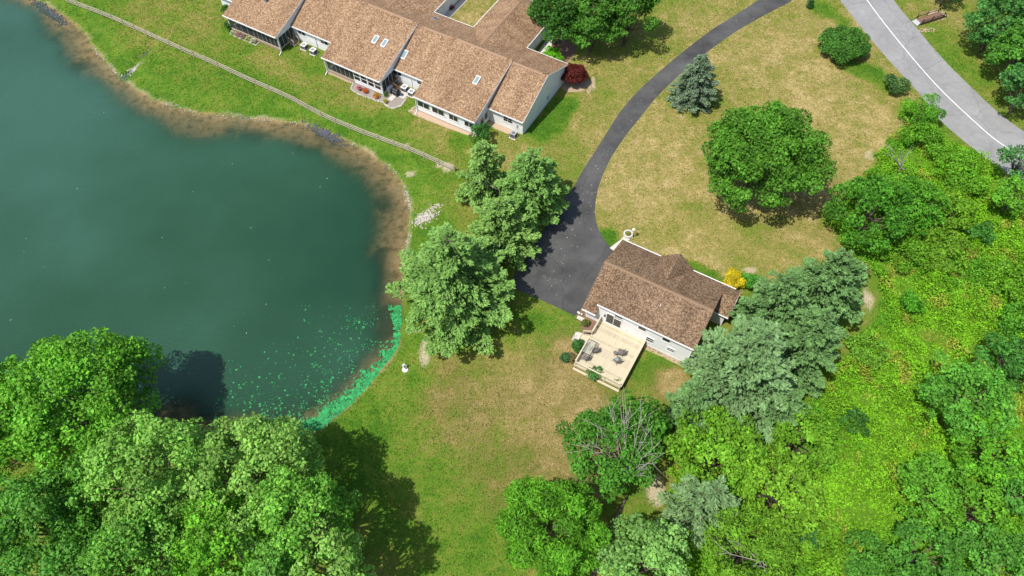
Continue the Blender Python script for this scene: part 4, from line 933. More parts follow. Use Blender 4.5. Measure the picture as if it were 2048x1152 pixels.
# ------------------------------------------------------------------ rail fence
fpx = [(60, -38), (132, 2), (229, 42), (309, 78), (361, 102), (430, 132), (500, 165), (586, 203), (640, 231), (700, 257), (760, 281), (820, 304), (880, 331), (919, 347)]
fl = smooth_poly(Gs(fpx), False, 8); seg = np.linalg.norm(np.diff(fl, axis=0), axis=1); cum = np.r_[0, np.cumsum(seg)]
step = 2.44; npost = int(cum[-1]/step)+1
posts = [np.array([np.interp(k*step, cum, fl[:, 0]), np.interp(k*step, cum, fl[:, 1])]) for k in range(npost)]
fence = thing('rail_fence', 'weathered three-rail timber fence running between the townhouse lawn and the pond bank', 'fence', (*posts[0], 0))
fo = posts[0]; rs = np.random.RandomState(5)
pme = pmesh(*(lambda q: (q.V, q.F))(MB().box(-.07, .07, -.06, .06, -.3, 1.22)), 'post'); pme.materials.append(M['beige_wood'])
for k, p in enumerate(posts):
    o = bpy.data.objects.new('post', pme); COL.objects.link(o); o.parent = fence; o.location = (*(p-fo), gz(*p)); o.rotation_euler = (rs.randn()*.015, rs.randn()*.015, math.atan2(*(posts[min(k+1, npost-1)]-posts[max(k-1, 0)])[::-1]))
    if k+1 < npost:
        q = posts[k+1]; z0, z1 = gz(*p), gz(*q)
        for h in (.35, .72, 1.08):
            MB().bar((*(p-fo), z0+h+rs.randn()*.015), (*(q-fo), z1+h+rs.randn()*.015), .05, .13).build('rail', M['fence_wood'], fence)

# ------------------------------------------------------------------ vegetation
def tube_mesh(branches):
    m = MB()
    for pts, rad in branches: m.tube(pts, rad, 6)
    return pmesh(m.V, m.F, 'trunk', True)
def place(px, py, zc):
    p = G(px, py, zc); return p[0], p[1]
def broadleaf(name, label, px, py, rpx, h, col, seed, hb=.22, leaf=.36, dens=1.0, aspect=.62, flat=.62, cat='tree', group=None, clump=1.0, irr=.22, trunk=True, low=-.35, cjit=.28):
    rs = np.random.RandomState(seed); zb = h*hb; zc = (h+zb)/2; R = rpx/ppm(px, py, zc); rz = (h-zb)/2
    x, y = place(px, py, zc); z0 = gz(x, y)
    o = thing(name, label, cat, (x, y, z0), 0, group)
    nc = int((2.1*R*R+.8*R*rz+12)*dens/clump**1.6); rc = (.155*R+.32)*clump*(.9 if R > 5 else 1)
    d = rs.randn(nc*3, 3); d = unit(d); d = d[d[:, 2] > low][:nc]; nc = len(d)
    lump = 1+irr*(fbm(d[:, 0]*3+seed, d[:, 1]*3+d[:, 2]*2, 1.1, seed % 50, 3)-.5)*2
    q = (.40+.60*rs.rand(nc)**.42)[:, None]*lump[:, None]
    K = d*q*np.array([R-rc*.5, R-rc*.5, rz-rc*.35])+[0, 0, zc]
    crr = rc*(.5+.85*rs.rand(nc)); nl = np.maximum(8, (crr**2*2*math.pi*.85/(leaf*leaf*aspect*.5)*.80*dens).astype(int))
    idx = np.repeat(np.arange(nc), nl); n = len(idx)
    e = unit(rs.randn(n, 3)+np.array([0, 0, .45])+d[idx]*.35)
    C = K[idx]+e*(crr[idx]*(.45+.55*rs.rand(n)**.5))[:, None]*np.array([1, 1, flat])
    cj = (1+cjit*(rs.rand(nc)*2-1))[idx]
    V, Qd, c = leaf_cloud(rs, C, e, leaf, aspect, col, .3, cj, up=.5, rnd=.75)
    link('crown', fast_mesh(V, Qd, 'crown', {'Col': c}), M['leaf'], o)
    if trunk:
        br_ = [([(0, 0, -.1), (rs.randn()*.1, rs.randn()*.1, zb), (rs.randn()*.3, rs.randn()*.3, h*.72)], [.035*h*.75, .026*h*.75, .008*h])]
        for k in rs.permutation(nc)[:min(nc, 22)]:
            s = zb*.7+rs.rand()*(zc-zb*.7)*.8; mid = K[k]*.5+np.array([0, 0, s])*.5+rs.randn(3)*.15*R*.2+[0, 0, -.1*R*.2]
            br_.append(([(0, 0, s), mid, K[k]], [.011*h, .006*h, .002*h]))
        link('trunk', tube_mesh(br_), M['bark'], o)
    return o
def conifer(name, label, px, py, rpx, h, col, seed, hb=.06, L0=.36, wd=.13, dens=1.0, rise=.22, droop=.18, shape=1.0, tip=(1.25, 1.2, 1.25), cat='tree', group=None, whorl=.74, nbr=6, plume=.2):
    rs = np.random.RandomState(seed); zc = h*.45; R = rpx/ppm(px, py, zc); x, y = place(px, py, zc); z0 = gz(x, y)
    o = thing(name, label, cat, (x, y, z0), 0, group)
    C = []; T_ = []; tipf = []; br_ = [([(0, 0, -.1), (0, 0, h*.5), (0, 0, h*.98)], [.022*h, .014*h, .01])]
    z = h*hb; lev = 0
    while z < h*.985:
        f = (z-h*hb)/(h*(1-hb)); prof = R*((1-f)**shape)*(1.0 if f > .12 else .75+2*f)+.25
        nb2 = nbr if prof > R*.3 else max(4, nbr-1)
        a0 = rs.rand()*6.28
        for k in range(nb2):
            az = a0+6.283*k/nb2+rs.randn()*.22; L_ = prof*(.6+.68*rs.rand())*(1+.12*math.sin(az*2+seed)); L_ = min(L_, R*1.12)
            zz = z+rs.randn()*.15; n = max(6, int((10*L_+3.2*L_*L_)*dens))
            t = .15+.85*rs.rand(n)**.75; wmax = plume*L_*np.sin(np.pi*np.clip(t*.93+.05, 0, 1))**.7+.1; lat = (rs.rand(n)*2-1)*wmax
            da = np.array([math.cos(az), math.sin(az), 0]); db = np.array([-math.sin(az), math.cos(az), 0])
            zt = rise*L_*t-droop*L_*t**2.2+rs.randn(n)*.09-.12*np.abs(lat)
            P0 = np.array([0, 0, zz])+da*(L_*t)[:, None]+db*lat[:, None]+np.c_[np.zeros(n), np.zeros(n), zt]
            dirs = da+db*(lat/(wmax+.01)*.8)[:, None]+np.array([0, 0, rise*.8])
            for q in range(3):
                C.append(P0+rs.randn(n, 3)*.07); T_.append(dirs+rs.randn(n, 3)*.5); tipf.append(t)
            br_.append(([(0, 0, zz-.05), da*L_*.5+[0, 0, zz+rise*L_*.5-droop*L_*.2-.04], da*L_*.95+[0, 0, zz+rise*L_*.95-droop*L_*.9-.04]], [.03+.004*L_, .02, .008]))
        z += whorl*(.75+.5*rs.rand())*(1 if f < .8 else .7); lev += 1
    C = np.vstack(C); Tn = unit(np.vstack(T_)); tf = np.concatenate(tipf); n = len(C)
    Nn = unit(np.cross(Tn, np.cross(np.array([0, 0, 1.])+rs.randn(n, 3)*.5, Tn)))
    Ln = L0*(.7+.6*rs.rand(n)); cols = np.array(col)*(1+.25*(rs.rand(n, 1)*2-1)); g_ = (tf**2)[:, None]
    cols = cols*(.7*(1-g_)+np.array(tip)*g_)  # paints shade into the inner needles and sunlight onto the branch tips
    V, Qd, c = kites(C, Nn, Tn, Ln, Ln*wd/.36, np.clip(cols, 0, 1), .1)
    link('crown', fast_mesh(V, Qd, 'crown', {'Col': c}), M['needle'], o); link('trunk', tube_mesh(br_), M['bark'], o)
    return o
def dead_tree(name, label, px, py, z, branches, mat='dead_bark', cat='dead tree', seed=1, thick=.07, twigs=4):
    "base at (px,py); branches: list of pixel tips with heights"
    rs = np.random.RandomState(seed); b = G(px, py, 0); o = thing(name, label, cat, (b[0], b[1], 0))
    fork = np.array([0, 0, z]); m = MB().tube([(0, 0, 0), fork*.6+rs.randn(3)*.05, fork], [thick*1.3, thick*1.1, thick], 7); m.build('trunk', M[mat], o)
    for tx, ty, tz in branches:
        t = G(tx, ty, tz)-[b[0], b[1], 0]; mid = (fork+t)/2+rs.randn(3)*.25; m = MB()
        m.tube([fork, mid, t], [thick*.75, thick*.45, .012], 5)
        for k in range(twigs):
            s = .3+.6*rs.rand(); a = fork+(t-fork)*s if s > .5 else fork*(1-2*s)+mid*2*s
            if s > .5: a = mid*(2-2*s)+t*(2*s-1)
            d_ = unit((t-fork)/np.linalg.norm(t-fork)+rs.randn(3)*.55); L_ = np.linalg.norm(t-fork)*(.22+.25*rs.rand())
            m.tube([a, a+d_*L_*.5+rs.randn(3)*.05, a+d_*L_+rs.randn(3)*.1], [thick*.3, .018, .008], 4)
        m.build('branch', M[mat], o)
    return o

GM = (0.055, 0.165, 0.022); GD = (0.035, 0.115, 0.022); GB = (0.09, 0.225, 0.022); GY = (0.105, 0.24, 0.025); GP = (0.13, 0.27, 0.075); GT = (0.045, 0.14, 0.05)
PB = (0.082, 0.178, 0.074); PG = (0.105, 0.225, 0.068); PL = (0.125, 0.245, 0.078)
# lawn and house trees
broadleaf('shade_tree', 'large round shade tree standing alone in the dry lawn inside the driveway curve', 1522, 318, 122, 13.0, (.055, .162, .022), 101, hb=.05, leaf=.36, clump=1.0, irr=.14, dens=1.15)
conifer('blue_spruce', 'blue-grey spruce beside the inner edge of the curved driveway', 1392, 165, 44, 8.5, (.10, .165, .13), 102, wd=.15, L0=.32, dens=1.5, rise=.05, droop=.1, shape=.7, whorl=.45, nbr=8)
broadleaf('shade_tree', 'dark green shade tree overhanging the tan roof and grey forecourt', 1115, 18, 66, 12, GD, 103, leaf=.4, clump=1.25, hb=.04, dens=1.2)
broadleaf('shade_tree', 'dark green shade tree above the rounded bright shrub, its shadow on the lawn', 1188, 38, 60, 11, (.045, .14, .022), 104, leaf=.42, clump=1.25, irr=.35, hb=.04, dens=1.2)
broadleaf('shade_tree', 'dark green shade tree shading the lawn towards the curved driveway', 1258, 28, 58, 11, (.045, .14, .022), 105, leaf=.42, clump=1.25, irr=.35, hb=.04, dens=1.2)
broadleaf('maple_shrub', 'dark red weeping maple in a soil bed by the end wall of the row', 1147, 150, 27, 2.8, (.075, .015, .018), 106, hb=.0, leaf=.24, dens=2.4, cat='shrub', aspect=.4, low=0, irr=.1)
broadleaf('round_shrub', 'bright green rounded shrub against the front eave of the row', 1105, 112, 22, 2.0, (.09, .30, .012), 107, hb=0, leaf=.22, dens=1.5, cat='shrub', trunk=False, irr=.05, low=0)
broadleaf('leafy_shrub', 'dark leafy shrub at the sun room corner', 961, 268, 24, 3.0, (.035, .12, .03), 108, hb=0, leaf=.36, aspect=.4, cat='shrub', low=-.1)
broadleaf('shrub', 'small dark green shrub under the roof corner of the screened porch', 452, 20, 9, 1.6, GD, 109, hb=0, leaf=.2, cat='shrub', trunk=False)
broadleaf('shrub', 'small dark green shrub by the flower bed end of the screened porch', 456, 52, 8, 1.3, GD, 110, hb=0, leaf=.2, cat='shrub', trunk=False)
# shrubs on the upper lawn
broadleaf('large_shrub', 'wide mounded dark green shrub beside the road', 1687, 90, 52, 3.0, (.045, .135, .028), 111, hb=0, leaf=.26, dens=1.7, cat='shrub', low=-.05, irr=.08)
broadleaf('shrub', 'compact dark green shrub at the road edge beyond the mounded one', 1790, 168, 27, 2.4, (.05, .12, .045), 112, hb=0, leaf=.24, dens=1.2, cat='shrub', low=-.05)
conifer('dwarf_conifer', 'tiny cone-shaped evergreen near the white and red marker', 1621, 9, 5.5, 1.25, (.03, .10, .035), 113, L0=.16, wd=.11, dens=8, shape=.8, whorl=.14, cat='shrub', hb=.02)
broadleaf('golden_shrub', 'golden yellow shrub at the front corner of the white house', 1467, 561, 23, 2.1, (.36, .33, .02), 114, hb=0, leaf=.2, aspect=.35, dens=1.5, cat='shrub', trunk=False, low=0)
broadleaf('shrub', 'bright green shrub between the golden shrub and the pines', 1497, 563, 19, 2.2, (.05, .20, .03), 115, hb=0, leaf=.26, cat='shrub', trunk=False, low=0)
broadleaf('shrub', 'rounded dark shrub beside the deck stairs', 1156, 691, 13, 1.2, (.03, .10, .028), 116, hb=0, leaf=.18, dens=1.2, cat='shrub', trunk=False, low=0)
broadleaf('shrub', 'dark green shrub at the outer deck corner on the lawn side', 1132, 716, 10, 1.1, (.035, .10, .045), 117, hb=0, leaf=.18, dens=1.2, cat='shrub', trunk=False, low=0)
broadleaf('dry_shrub', 'greyish brown straggly shrub against the deck corner', 1146, 722, 16, 1.0, (.12, .11, .07), 118, hb=0, leaf=.2, dens=.7, aspect=.35, cat='shrub', trunk=False, low=0)
broadleaf('flowering_shrub', 'leafy green shrub overhanging the front edge of the deck', 1189, 746, 17, 1.5, (.045, .14, .05), 119, hb=0, leaf=.26, aspect=.5, cat='shrub', trunk=False, low=0)
broadleaf('shrub', 'little light green shrub at the far front deck post', 1234, 763, 7, .9, (.10, .18, .05), 120, hb=0, leaf=.18, dens=.7, cat='shrub', trunk=False, low=0)
broadleaf('shrub', 'small dark shrub in the mulch below the low house wing', 1170, 647, 6, .7, (.07, .10, .03), 121, hb=0, leaf=.15, cat='shrub', trunk=False, low=0)
small_plant('flowering_shrub', 'white flowering shrub beside the satellite dish at the house corner', 'shrub', 1402, 714, .55, 1.0, (.10, .20, .10), (.75, .76, .74), None, 31, 300, .16)
small_plant('flowering_plant', 'small plant with white flowers at the base of the house corner', 'plant', 1367, 730, .35, .6, (.10, .18, .06), (.6, .6, .62), None, 32, 160, .12)
small_plant('dahlia', 'dark red flowering plant by the courtyard wall', 'plant', 903, 17, .5, .6, (.08, .03, .03), (.30, .02, .05), None, 33, 160, .16)
conifer('young_conifer', 'sparse olive-brown young conifer next to the pines at the meadow edge', 1713, 545, 27, 3.5, (.09, .12, .04), 122, dens=1.1, shape=.8, L0=.34, whorl=.4)
# pines by the driveway
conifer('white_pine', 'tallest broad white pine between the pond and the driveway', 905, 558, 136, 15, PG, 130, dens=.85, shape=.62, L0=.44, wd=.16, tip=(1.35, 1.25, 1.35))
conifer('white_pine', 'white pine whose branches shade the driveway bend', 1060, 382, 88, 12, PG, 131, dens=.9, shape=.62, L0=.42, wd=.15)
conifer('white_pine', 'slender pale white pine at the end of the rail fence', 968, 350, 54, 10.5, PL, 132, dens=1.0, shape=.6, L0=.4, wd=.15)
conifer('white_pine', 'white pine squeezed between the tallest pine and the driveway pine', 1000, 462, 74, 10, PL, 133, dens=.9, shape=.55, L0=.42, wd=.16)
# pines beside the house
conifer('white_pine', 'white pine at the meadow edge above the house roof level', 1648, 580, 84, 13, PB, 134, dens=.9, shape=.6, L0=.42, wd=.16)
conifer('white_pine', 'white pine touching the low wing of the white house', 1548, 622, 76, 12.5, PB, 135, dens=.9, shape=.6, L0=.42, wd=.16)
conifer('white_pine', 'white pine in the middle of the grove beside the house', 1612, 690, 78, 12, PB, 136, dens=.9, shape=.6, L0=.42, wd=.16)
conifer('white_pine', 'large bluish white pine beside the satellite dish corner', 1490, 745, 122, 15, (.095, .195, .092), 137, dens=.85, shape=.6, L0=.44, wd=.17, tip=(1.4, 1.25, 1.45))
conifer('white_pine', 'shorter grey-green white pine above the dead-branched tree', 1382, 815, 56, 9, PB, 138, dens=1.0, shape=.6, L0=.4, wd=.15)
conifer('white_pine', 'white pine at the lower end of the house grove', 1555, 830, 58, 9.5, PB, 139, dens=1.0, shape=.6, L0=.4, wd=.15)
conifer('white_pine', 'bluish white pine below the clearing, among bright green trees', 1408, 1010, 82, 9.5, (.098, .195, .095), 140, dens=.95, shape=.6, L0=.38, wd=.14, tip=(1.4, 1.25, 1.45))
# pond-side trees
SG = 'tall trees on the near shore of the pond'
broadleaf('shore_tree', 'tall bright green tree leaning over the pond with its shadow on the water', 150, 800, 148, 14, (.085, .25, .03), 150, leaf=.37, hb=.12, clump=1.15, group=SG, irr=.3)
broadleaf('shore_tree', 'bright green tree left of the tree that shadows the water', -10, 850, 120, 13, (.085, .25, .03), 151, leaf=.37, hb=.12, clump=1.15, group=SG)
broadleaf('shore_tree', 'pale silvery green tree reaching to the algae-covered shore', 505, 945, 138, 14, GP, 152, leaf=.35, clump=.95, group=SG, irr=.42, hb=.15)
broadleaf('shore_tree', 'pale silvery green tree in the middle of the shore group', 310, 960, 130, 14.5, (.12, .27, .065), 153, leaf=.35, clump=.95, group=SG, irr=.42)
broadleaf('shore_tree', 'mid green tree whose shadow falls over the lawn', 610, 1035, 98, 15, (.095, .25, .045), 154, leaf=.34, group=SG, irr=.42)
broadleaf('shore_tree', 'pale green tree at the outer lawn end of the shore group', 665, 1145, 84, 15, GP, 155, leaf=.38, group=SG)
broadleaf('shore_tree', 'vivid yellow-green tree among the silvery shore trees', 445, 1085, 100, 12.5, (.085, .25, .025), 156, leaf=.36, group=SG, irr=.3)
broadleaf('shore_tree', 'darker bluish green tree at the shoreward end of the shore group', 75, 1050, 110, 12, (.065, .20, .038), 157, leaf=.34, group=SG, irr=.42)
broadleaf('shore_tree', 'bluish green tree below the silvery tree in the shore group', 290, 1120, 110, 12, (.08, .22, .042), 158, leaf=.34, group=SG, irr=.42)
broadleaf('shore_tree', 'mid green tree behind the vivid yellow-green shore tree', 540, 1180, 100, 12, (.08, .22, .05), 159, leaf=.34, group=SG, irr=.42)
broadleaf('shore_tree', 'mid green tree filling the gap between the dark and the silvery shore trees', 170, 1010, 80, 10.5, (.075, .215, .04), 180+21, leaf=.34, group=SG, irr=.4, hb=.08)
broadleaf('shore_tree', 'low bluish green tree at the outer edge of the shore group, beside open ground', 150, 1140, 85, 10, (.07, .205, .045), 180+22, leaf=.34, group=SG, irr=.4, hb=.08)
# lower lawn edge
broadleaf('feathery_tree', 'feathery mid green tree with fine leaves at the lower lawn edge', 1103, 1062, 112, 10.5, (.065, .20, .018), 160, leaf=.42, aspect=.3, hb=.1, irr=.2, dens=1.35)
broadleaf('silver_tree', 'pale silvery green tree beside the fallen dark log', 1292, 1128, 96, 9.5, (.12, .26, .09), 161, leaf=.34)
broadleaf('broad_tree', 'dark green tree tangled with bleached bare branches below the deck', 1215, 905, 92, 8.5, (.045, .155, .022), 162, leaf=.34, irr=.35)
broadleaf('broad_tree', 'dark green tree behind the bleached bare branches', 1272, 838, 62, 7.5, (.042, .145, .02), 163, leaf=.34, irr=.3)
broadleaf('bright_tree', 'bright lime green tree below the grey-green pine', 1430, 905, 98, 8.5, GB, 164, leaf=.36, clump=.85)
broadleaf('bright_tree', 'bright lime green tree at the meadow edge below the pine grove', 1600, 880, 76, 7.5, GB, 165, leaf=.34, clump=.8)
broadleaf('bright_tree', 'bright lime green spreading tree below the two smaller ones', 1560, 985, 92, 7.5, GY, 166, leaf=.34, clump=.8)
broadleaf('feathery_tree', 'yellow-green feathery tree with pale dead twigs at the frame bottom', 1490, 1100, 96, 7.5, (.09, .215, .022), 167, leaf=.38, aspect=.35, clump=.8, irr=.3)
# road side and meadow
RG = 'trees across the road'
broadleaf('roadside_tree', 'dark bluish green tree across the road beyond the footbridge', 2000, 45, 64, 10, (.045, .15, .045), 170, leaf=.38, group=RG, hb=.03, dens=1.2, irr=.3)
broadleaf('roadside_tree', 'mid green tree across the road behind the bluish one', 2048, 105, 66, 10, (.055, .175, .03), 171, leaf=.38, group=RG, hb=.03, dens=1.2, irr=.3)
broadleaf('roadside_tree', 'lower dark green tree across the road beside the grass verge', 2050, 182, 50, 8, (.045, .15, .05), 172, leaf=.36, group=RG, hb=.03, dens=1.2, irr=.3)
broadleaf('roadside_tree', 'dark tree by the top end of the grass verge across the road', 1900, -22, 30, 5, GD, 173, leaf=.34, group=RG)
broadleaf('wispy_tree', 'wispy light green young tree at the road edge', 1846, 222, 42, 4.5, (.065, .21, .02), 174, hb=.05, leaf=.3, aspect=.4, dens=.8, irr=.45)
broadleaf('meadow_bush', 'bright green bush below the wispy tree at the road edge', 1845, 275, 46, 3.0, (.075, .215, .02), 175, hb=0, leaf=.3, cat='bush', trunk=False, irr=.3)
broadleaf('meadow_tree', 'dense dark green round tree at the lawn edge above the meadow', 1738, 425, 82, 8.5, (.045, .16, .02), 176, hb=.03, leaf=.36, clump=1.15, irr=.25)
broadleaf('meadow_tree', 'mid green tree next to the bleached snag at the lawn edge', 1820, 405, 66, 6.5, (.06, .20, .022), 177, hb=.03, leaf=.34, irr=.3)
broadleaf('meadow_bush', 'broad lime green bush beside the road bend', 1915, 345, 62, 3.5, (.08, .225, .02), 178, hb=0, leaf=.3, cat='bush', trunk=False, irr=.3)
broadleaf('meadow_bush', 'yellowish green bush in the thicket between road bend and meadow', 1900, 425, 55, 4, (.095, .225, .02), 179, hb=0, leaf=.3, cat='bush', irr=.3)
broadleaf('roadside_tree', 'dark bluish tree reaching over the road bend', 2042, 325, 44, 7, (.05, .16, .055), 180, leaf=.34, irr=.35)
broadleaf('meadow_tree', 'green tree under the bluish one at the road bend', 2030, 395, 48, 5.5, (.075, .22, .025), 181, leaf=.34, irr=.3)
broadleaf('meadow_bush', 'small blue-green bush surrounded by lime green meadow growth', 1962, 468, 26, 2.6, (.04, .14, .03), 182, hb=0, leaf=.28, cat='bush', trunk=False)
broadleaf('meadow_bush', 'lone rounded green bush in the open upper meadow', 1820, 608, 28, 2.2, (.05, .19, .018), 183, hb=0, leaf=.28, cat='bush', trunk=False, low=0)
broadleaf('meadow_bush', 'small very dark bush in the lower meadow beside the lime green tree', 1712, 845, 28, 2.6, (.035, .12, .025), 184, hb=0, leaf=.28, cat='bush', trunk=False)
TGp = 'trees along the meadow edge'
broadleaf('edge_tree', 'dark bluish green tree at the bare patch of the meadow', 2020, 725, 62, 6.5, (.04, .145, .032), 185, leaf=.34, group=TGp, irr=.35)
broadleaf('edge_tree', 'large mottled green tree below the bare patch of the meadow', 1935, 800, 92, 7.5, (.065, .21, .035), 186, leaf=.34, group=TGp, irr=.35, clump=.85)
broadleaf('edge_tree', 'mid green tree below the large mottled one', 1990, 900, 76, 7, (.075, .235, .022), 187, leaf=.34, group=TGp, irr=.35, clump=.85)
broadleaf('edge_tree', 'bright green tree with dark gaps in the lower meadow', 1868, 985, 80, 6, (.07, .21, .025), 188, leaf=.32, group=TGp, irr=.4, clump=.75)
broadleaf('edge_tree', 'blue-green tree between the mottled tree and the frame corner', 2040, 985, 62, 6.5, (.055, .18, .035), 189, leaf=.32, group=TGp, irr=.35)
broadleaf('edge_tree', 'bright green tree next to the blue-green one in the lower meadow', 1960, 1030, 62, 6, (.075, .215, .022), 190, leaf=.32, group=TGp, irr=.35, clump=.8)
broadleaf('edge_tree', 'dark green tree at the foot of the lower meadow', 1850, 1110, 72, 6, (.05, .165, .03), 191, leaf=.32, group=TGp, irr=.35, clump=.85)
broadleaf('edge_tree', 'mid green tree beside the dark one at the foot of the meadow', 1990, 1130, 80, 6.5, (.06, .19, .035), 192, leaf=.32, group=TGp, irr=.35)
broadleaf('meadow_bush', 'low dark bush on the bottom strip of the meadow', 1735, 1128, 60, 2.8, (.05, .165, .028), 193, hb=0, leaf=.3, cat='bush', trunk=False, irr=.4)
broadleaf('meadow_bush', 'lime green bush beside the feathery tree with dead twigs', 1650, 1090, 52, 2.6, (.09, .22, .02), 194, hb=0, leaf=.3, cat='bush', trunk=False, irr=.4)
broadleaf('meadow_bush', 'dark narrow bush between lime green growth in the lower meadow', 1612, 1075, 24, 2.6, (.03, .12, .045), 195, hb=0, leaf=.28, cat='bush', trunk=False)
broadleaf('meadow_bush', 'yellow-green bush between the pines and the open meadow', 1735, 700, 40, 2.2, (.09, .22, .03), 196, hb=0, leaf=.28, cat='bush', trunk=False, irr=.4)
broadleaf('meadow_bush', 'green bush at the upper right of the meadow', 2025, 560, 50, 3, (.08, .21, .02), 197, hb=0, leaf=.3, cat='bush', trunk=False, irr=.4)
broadleaf('meadow_bush', 'deep green bush shading the meadow above the bluish tree', 2040, 640, 42, 3, (.06, .20, .025), 198, hb=0, leaf=.3, cat='bush', trunk=False, irr=.4)
broadleaf('meadow_bush', 'yellow-green bush at the upper rim of the open meadow', 1880, 505, 60, 2.4, (.09, .21, .022), 199, hb=0, leaf=.3, cat='bush', trunk=False, irr=.4)
broadleaf('meadow_bush', 'lime green bush below the dense dark round tree', 1800, 500, 52, 2.6, (.08, .215, .02), 200, hb=0, leaf=.3, cat='bush', trunk=False, irr=.4)
# bare trees and the log
dead_tree('dead_snag', 'small bleached bare snag at the lawn edge among green bushes', 1790, 352, 1.7, [(1772, 283, 5.4), (1778, 290, 5.2), (1768, 305, 4.6), (1806, 302, 5.0), (1802, 294, 5.4), (1824, 290, 5.2), (1790, 300, 5.2), (1812, 336, 2.8)], thick=.085, twigs=1, seed=5)
dead_tree('dead_tree', 'bleached leafless treetop rising above the dark green tree', 1240, 985, 5.5, [(1212, 790, 10), (1245, 790, 10.2), (1262, 800, 10.4), (1225, 820, 9.6), (1285, 815, 10), (1195, 845, 9.4), (1178, 880, 8.8), (1155, 885, 8.6), (1305, 850, 9.6), (1320, 885, 9.2), (1315, 925, 8.6), (1290, 945, 7.8), (1330, 905, 9)], thick=.055, twigs=6, seed=7)
dead_tree('dead_limb', 'pale dead limb sticking out of the fence-end pine', 1000, 425, 4.5, [(948, 352, 6.4), (957, 366, 5.8), (966, 350, 7.4)], thick=.05, twigs=1, seed=9)
dead_tree('dead_twigs', 'grey fallen twigs lying in the feathery yellow-green tree', 1480, 1150, 6.5, [(1440, 1095, 8.2), (1505, 1130, 8), (1530, 1145, 7.8), (1465, 1080, 8.2)], thick=.05, twigs=3, seed=11)
a_ = G(1255, 990, 0.5); b_ = G(1185, 1152, .5); lg = thing('fallen_log', 'long dark fallen trunk lying beside the silvery tree', 'log', (b_[0], b_[1], 0))
d_ = a_-b_; m = MB().tube([(0, 0, .25), d_*.35+[.15, .1, 0.1], d_*.7+[-.1, .1, .2], d_+[0, 0, .4]], [.24, .2, .15, .08], 8); m.build('trunk', M['bark'], lg)
for k in range(5):
    s = .2+.15*k; q = d_*s; MB().tube([q+[0, 0, .2], q+[.5-.2*k, .35, .5], q+[1.0-.5*k, .7, .7]], [.05, .03, .012], 5).build('branch', M['bark'], lg)

# ------------------------------------------------------------------ meadow growth, algae, shore stones, litter
rs = np.random.RandomState(77)
lo = brushP.min(0); hi = np.minimum(brushP.max(0), [66, 80]); lo = np.maximum(lo, [-10, 5])
n0 = int((hi[0]-lo[0])*(hi[1]-lo[1])*105); P = lo+rs.rand(n0, 2)*(hi-lo)
keep = sdist(P, brushP)+(fbm(P[:, 0], P[:, 1], 2.5, 91)-.5)*3 < -.1
P = P[keep]; hn = fbm(P[:, 0], P[:, 1], 3.2, 95); hn2 = fbm(P[:, 0], P[:, 1], 1.0, 97); cn = fbm(P[:, 0], P[:, 1], 7, 99); cn2 = fbm(P[:, 0], P[:, 1], 2.2, 103)
hh = np.clip((hn-.30)*3.4, .06, 1.9)*(.55+.9*hn2); z = hh*(.35+.65*rs.rand(len(P))**.6)
keep = rs.rand(len(P)) < np.clip(1.25-.9*(hn < .33)-.5*(cn2 < .3), .25, 1); P, z, cn, cn2, hn2 = P[keep], z[keep], cn[keep], cn2[keep], hn2[keep]
base = np.array([.105, .262, .016])[None]*(1-sstep(.5, .72, cn)[:, None])+np.array([.062, .20, .018])[None]*sstep(.5, .72, cn)[:, None]
base = base*(1-sstep(.58, .72, cn2)[:, None]*.75)+np.array([.20, .22, .05])[None]*sstep(.58, .72, cn2)[:, None]*.75
n = len(P); C = np.c_[P, z]; up_ = np.tile([0, 0, 1.], (n, 1))
Nn = unit(up_*.8+rs.randn(n, 3)*.6); Tn = unit(np.cross(Nn, rs.randn(n, 3))); Ln = .23*(.6+.8*rs.rand(n))
cols = np.clip(base*(1+.35*(rs.rand(n, 1)*2-1))*(.55+.9*hn2[:, None]), 0, 1)
V, Qd, c = kites(C, Nn, Tn, Ln, Ln*.62, cols)
mg = link('meadow_growth', fast_mesh(V, Qd, 'meadow_growth', {'Col': c}), M['leaf']); mg['kind'] = 'stuff'
# short grass over the lawns
def grass_ramp(d, stops):
    xs = [a for a, _ in stops]; return np.stack([np.interp(d, xs, [c[k] for _, c in stops]) for k in range(3)], 1)
rg = np.random.RandomState(123); n0 = 420000
P = np.c_[rg.rand(n0)*165-82, 12+rg.rand(n0)*94]
vis = np.abs(P[:, 0])/(74*.53+P[:, 1]*.53*1.0+8) < 1.05
P = P[vis]; gi = np.clip(((P[:, 0]+92)/.45).astype(int), 0, 408); gj = np.clip(((P[:, 1]-4)/.45).astype(int), 0, 239)
ix0 = int(np.argmin(np.abs(gx+92))); iy0 = int(np.argmin(np.abs(gy-4))); vi = (iy0+gj)*nx+ix0+gi
ok = (SD[vi] > .1) & (bsd[vi] > -.2) & (rg.rand(len(vi)) > bare[vi]*1.2)
for frame, boxes in ((TF, [(-55.2, .1, -.1, 26), (-15.6, -5.4, -4.3, 0), (-5.6, -1.5, -1.0, 0), (-31.6, -21.2, -3.7, 0), (-50.5, -40.2, -3.5, 0)]), (HF, [(-13.2, 1.9, -.1, 10.3), (-12.2, -5.1, -7, 0)])):
    q = P-frame.o; a_ = q @ frame.u; b_ = q @ frame.v
    for u0, u1, v0, v1 in boxes:
        court = (frame is TF) & (a_ > -23) & (a_ < -16.4) & (b_ > 13.2)
        ok &= ~((a_ > u0) & (a_ < u1) & (b_ > v0) & (b_ < v1)) | court
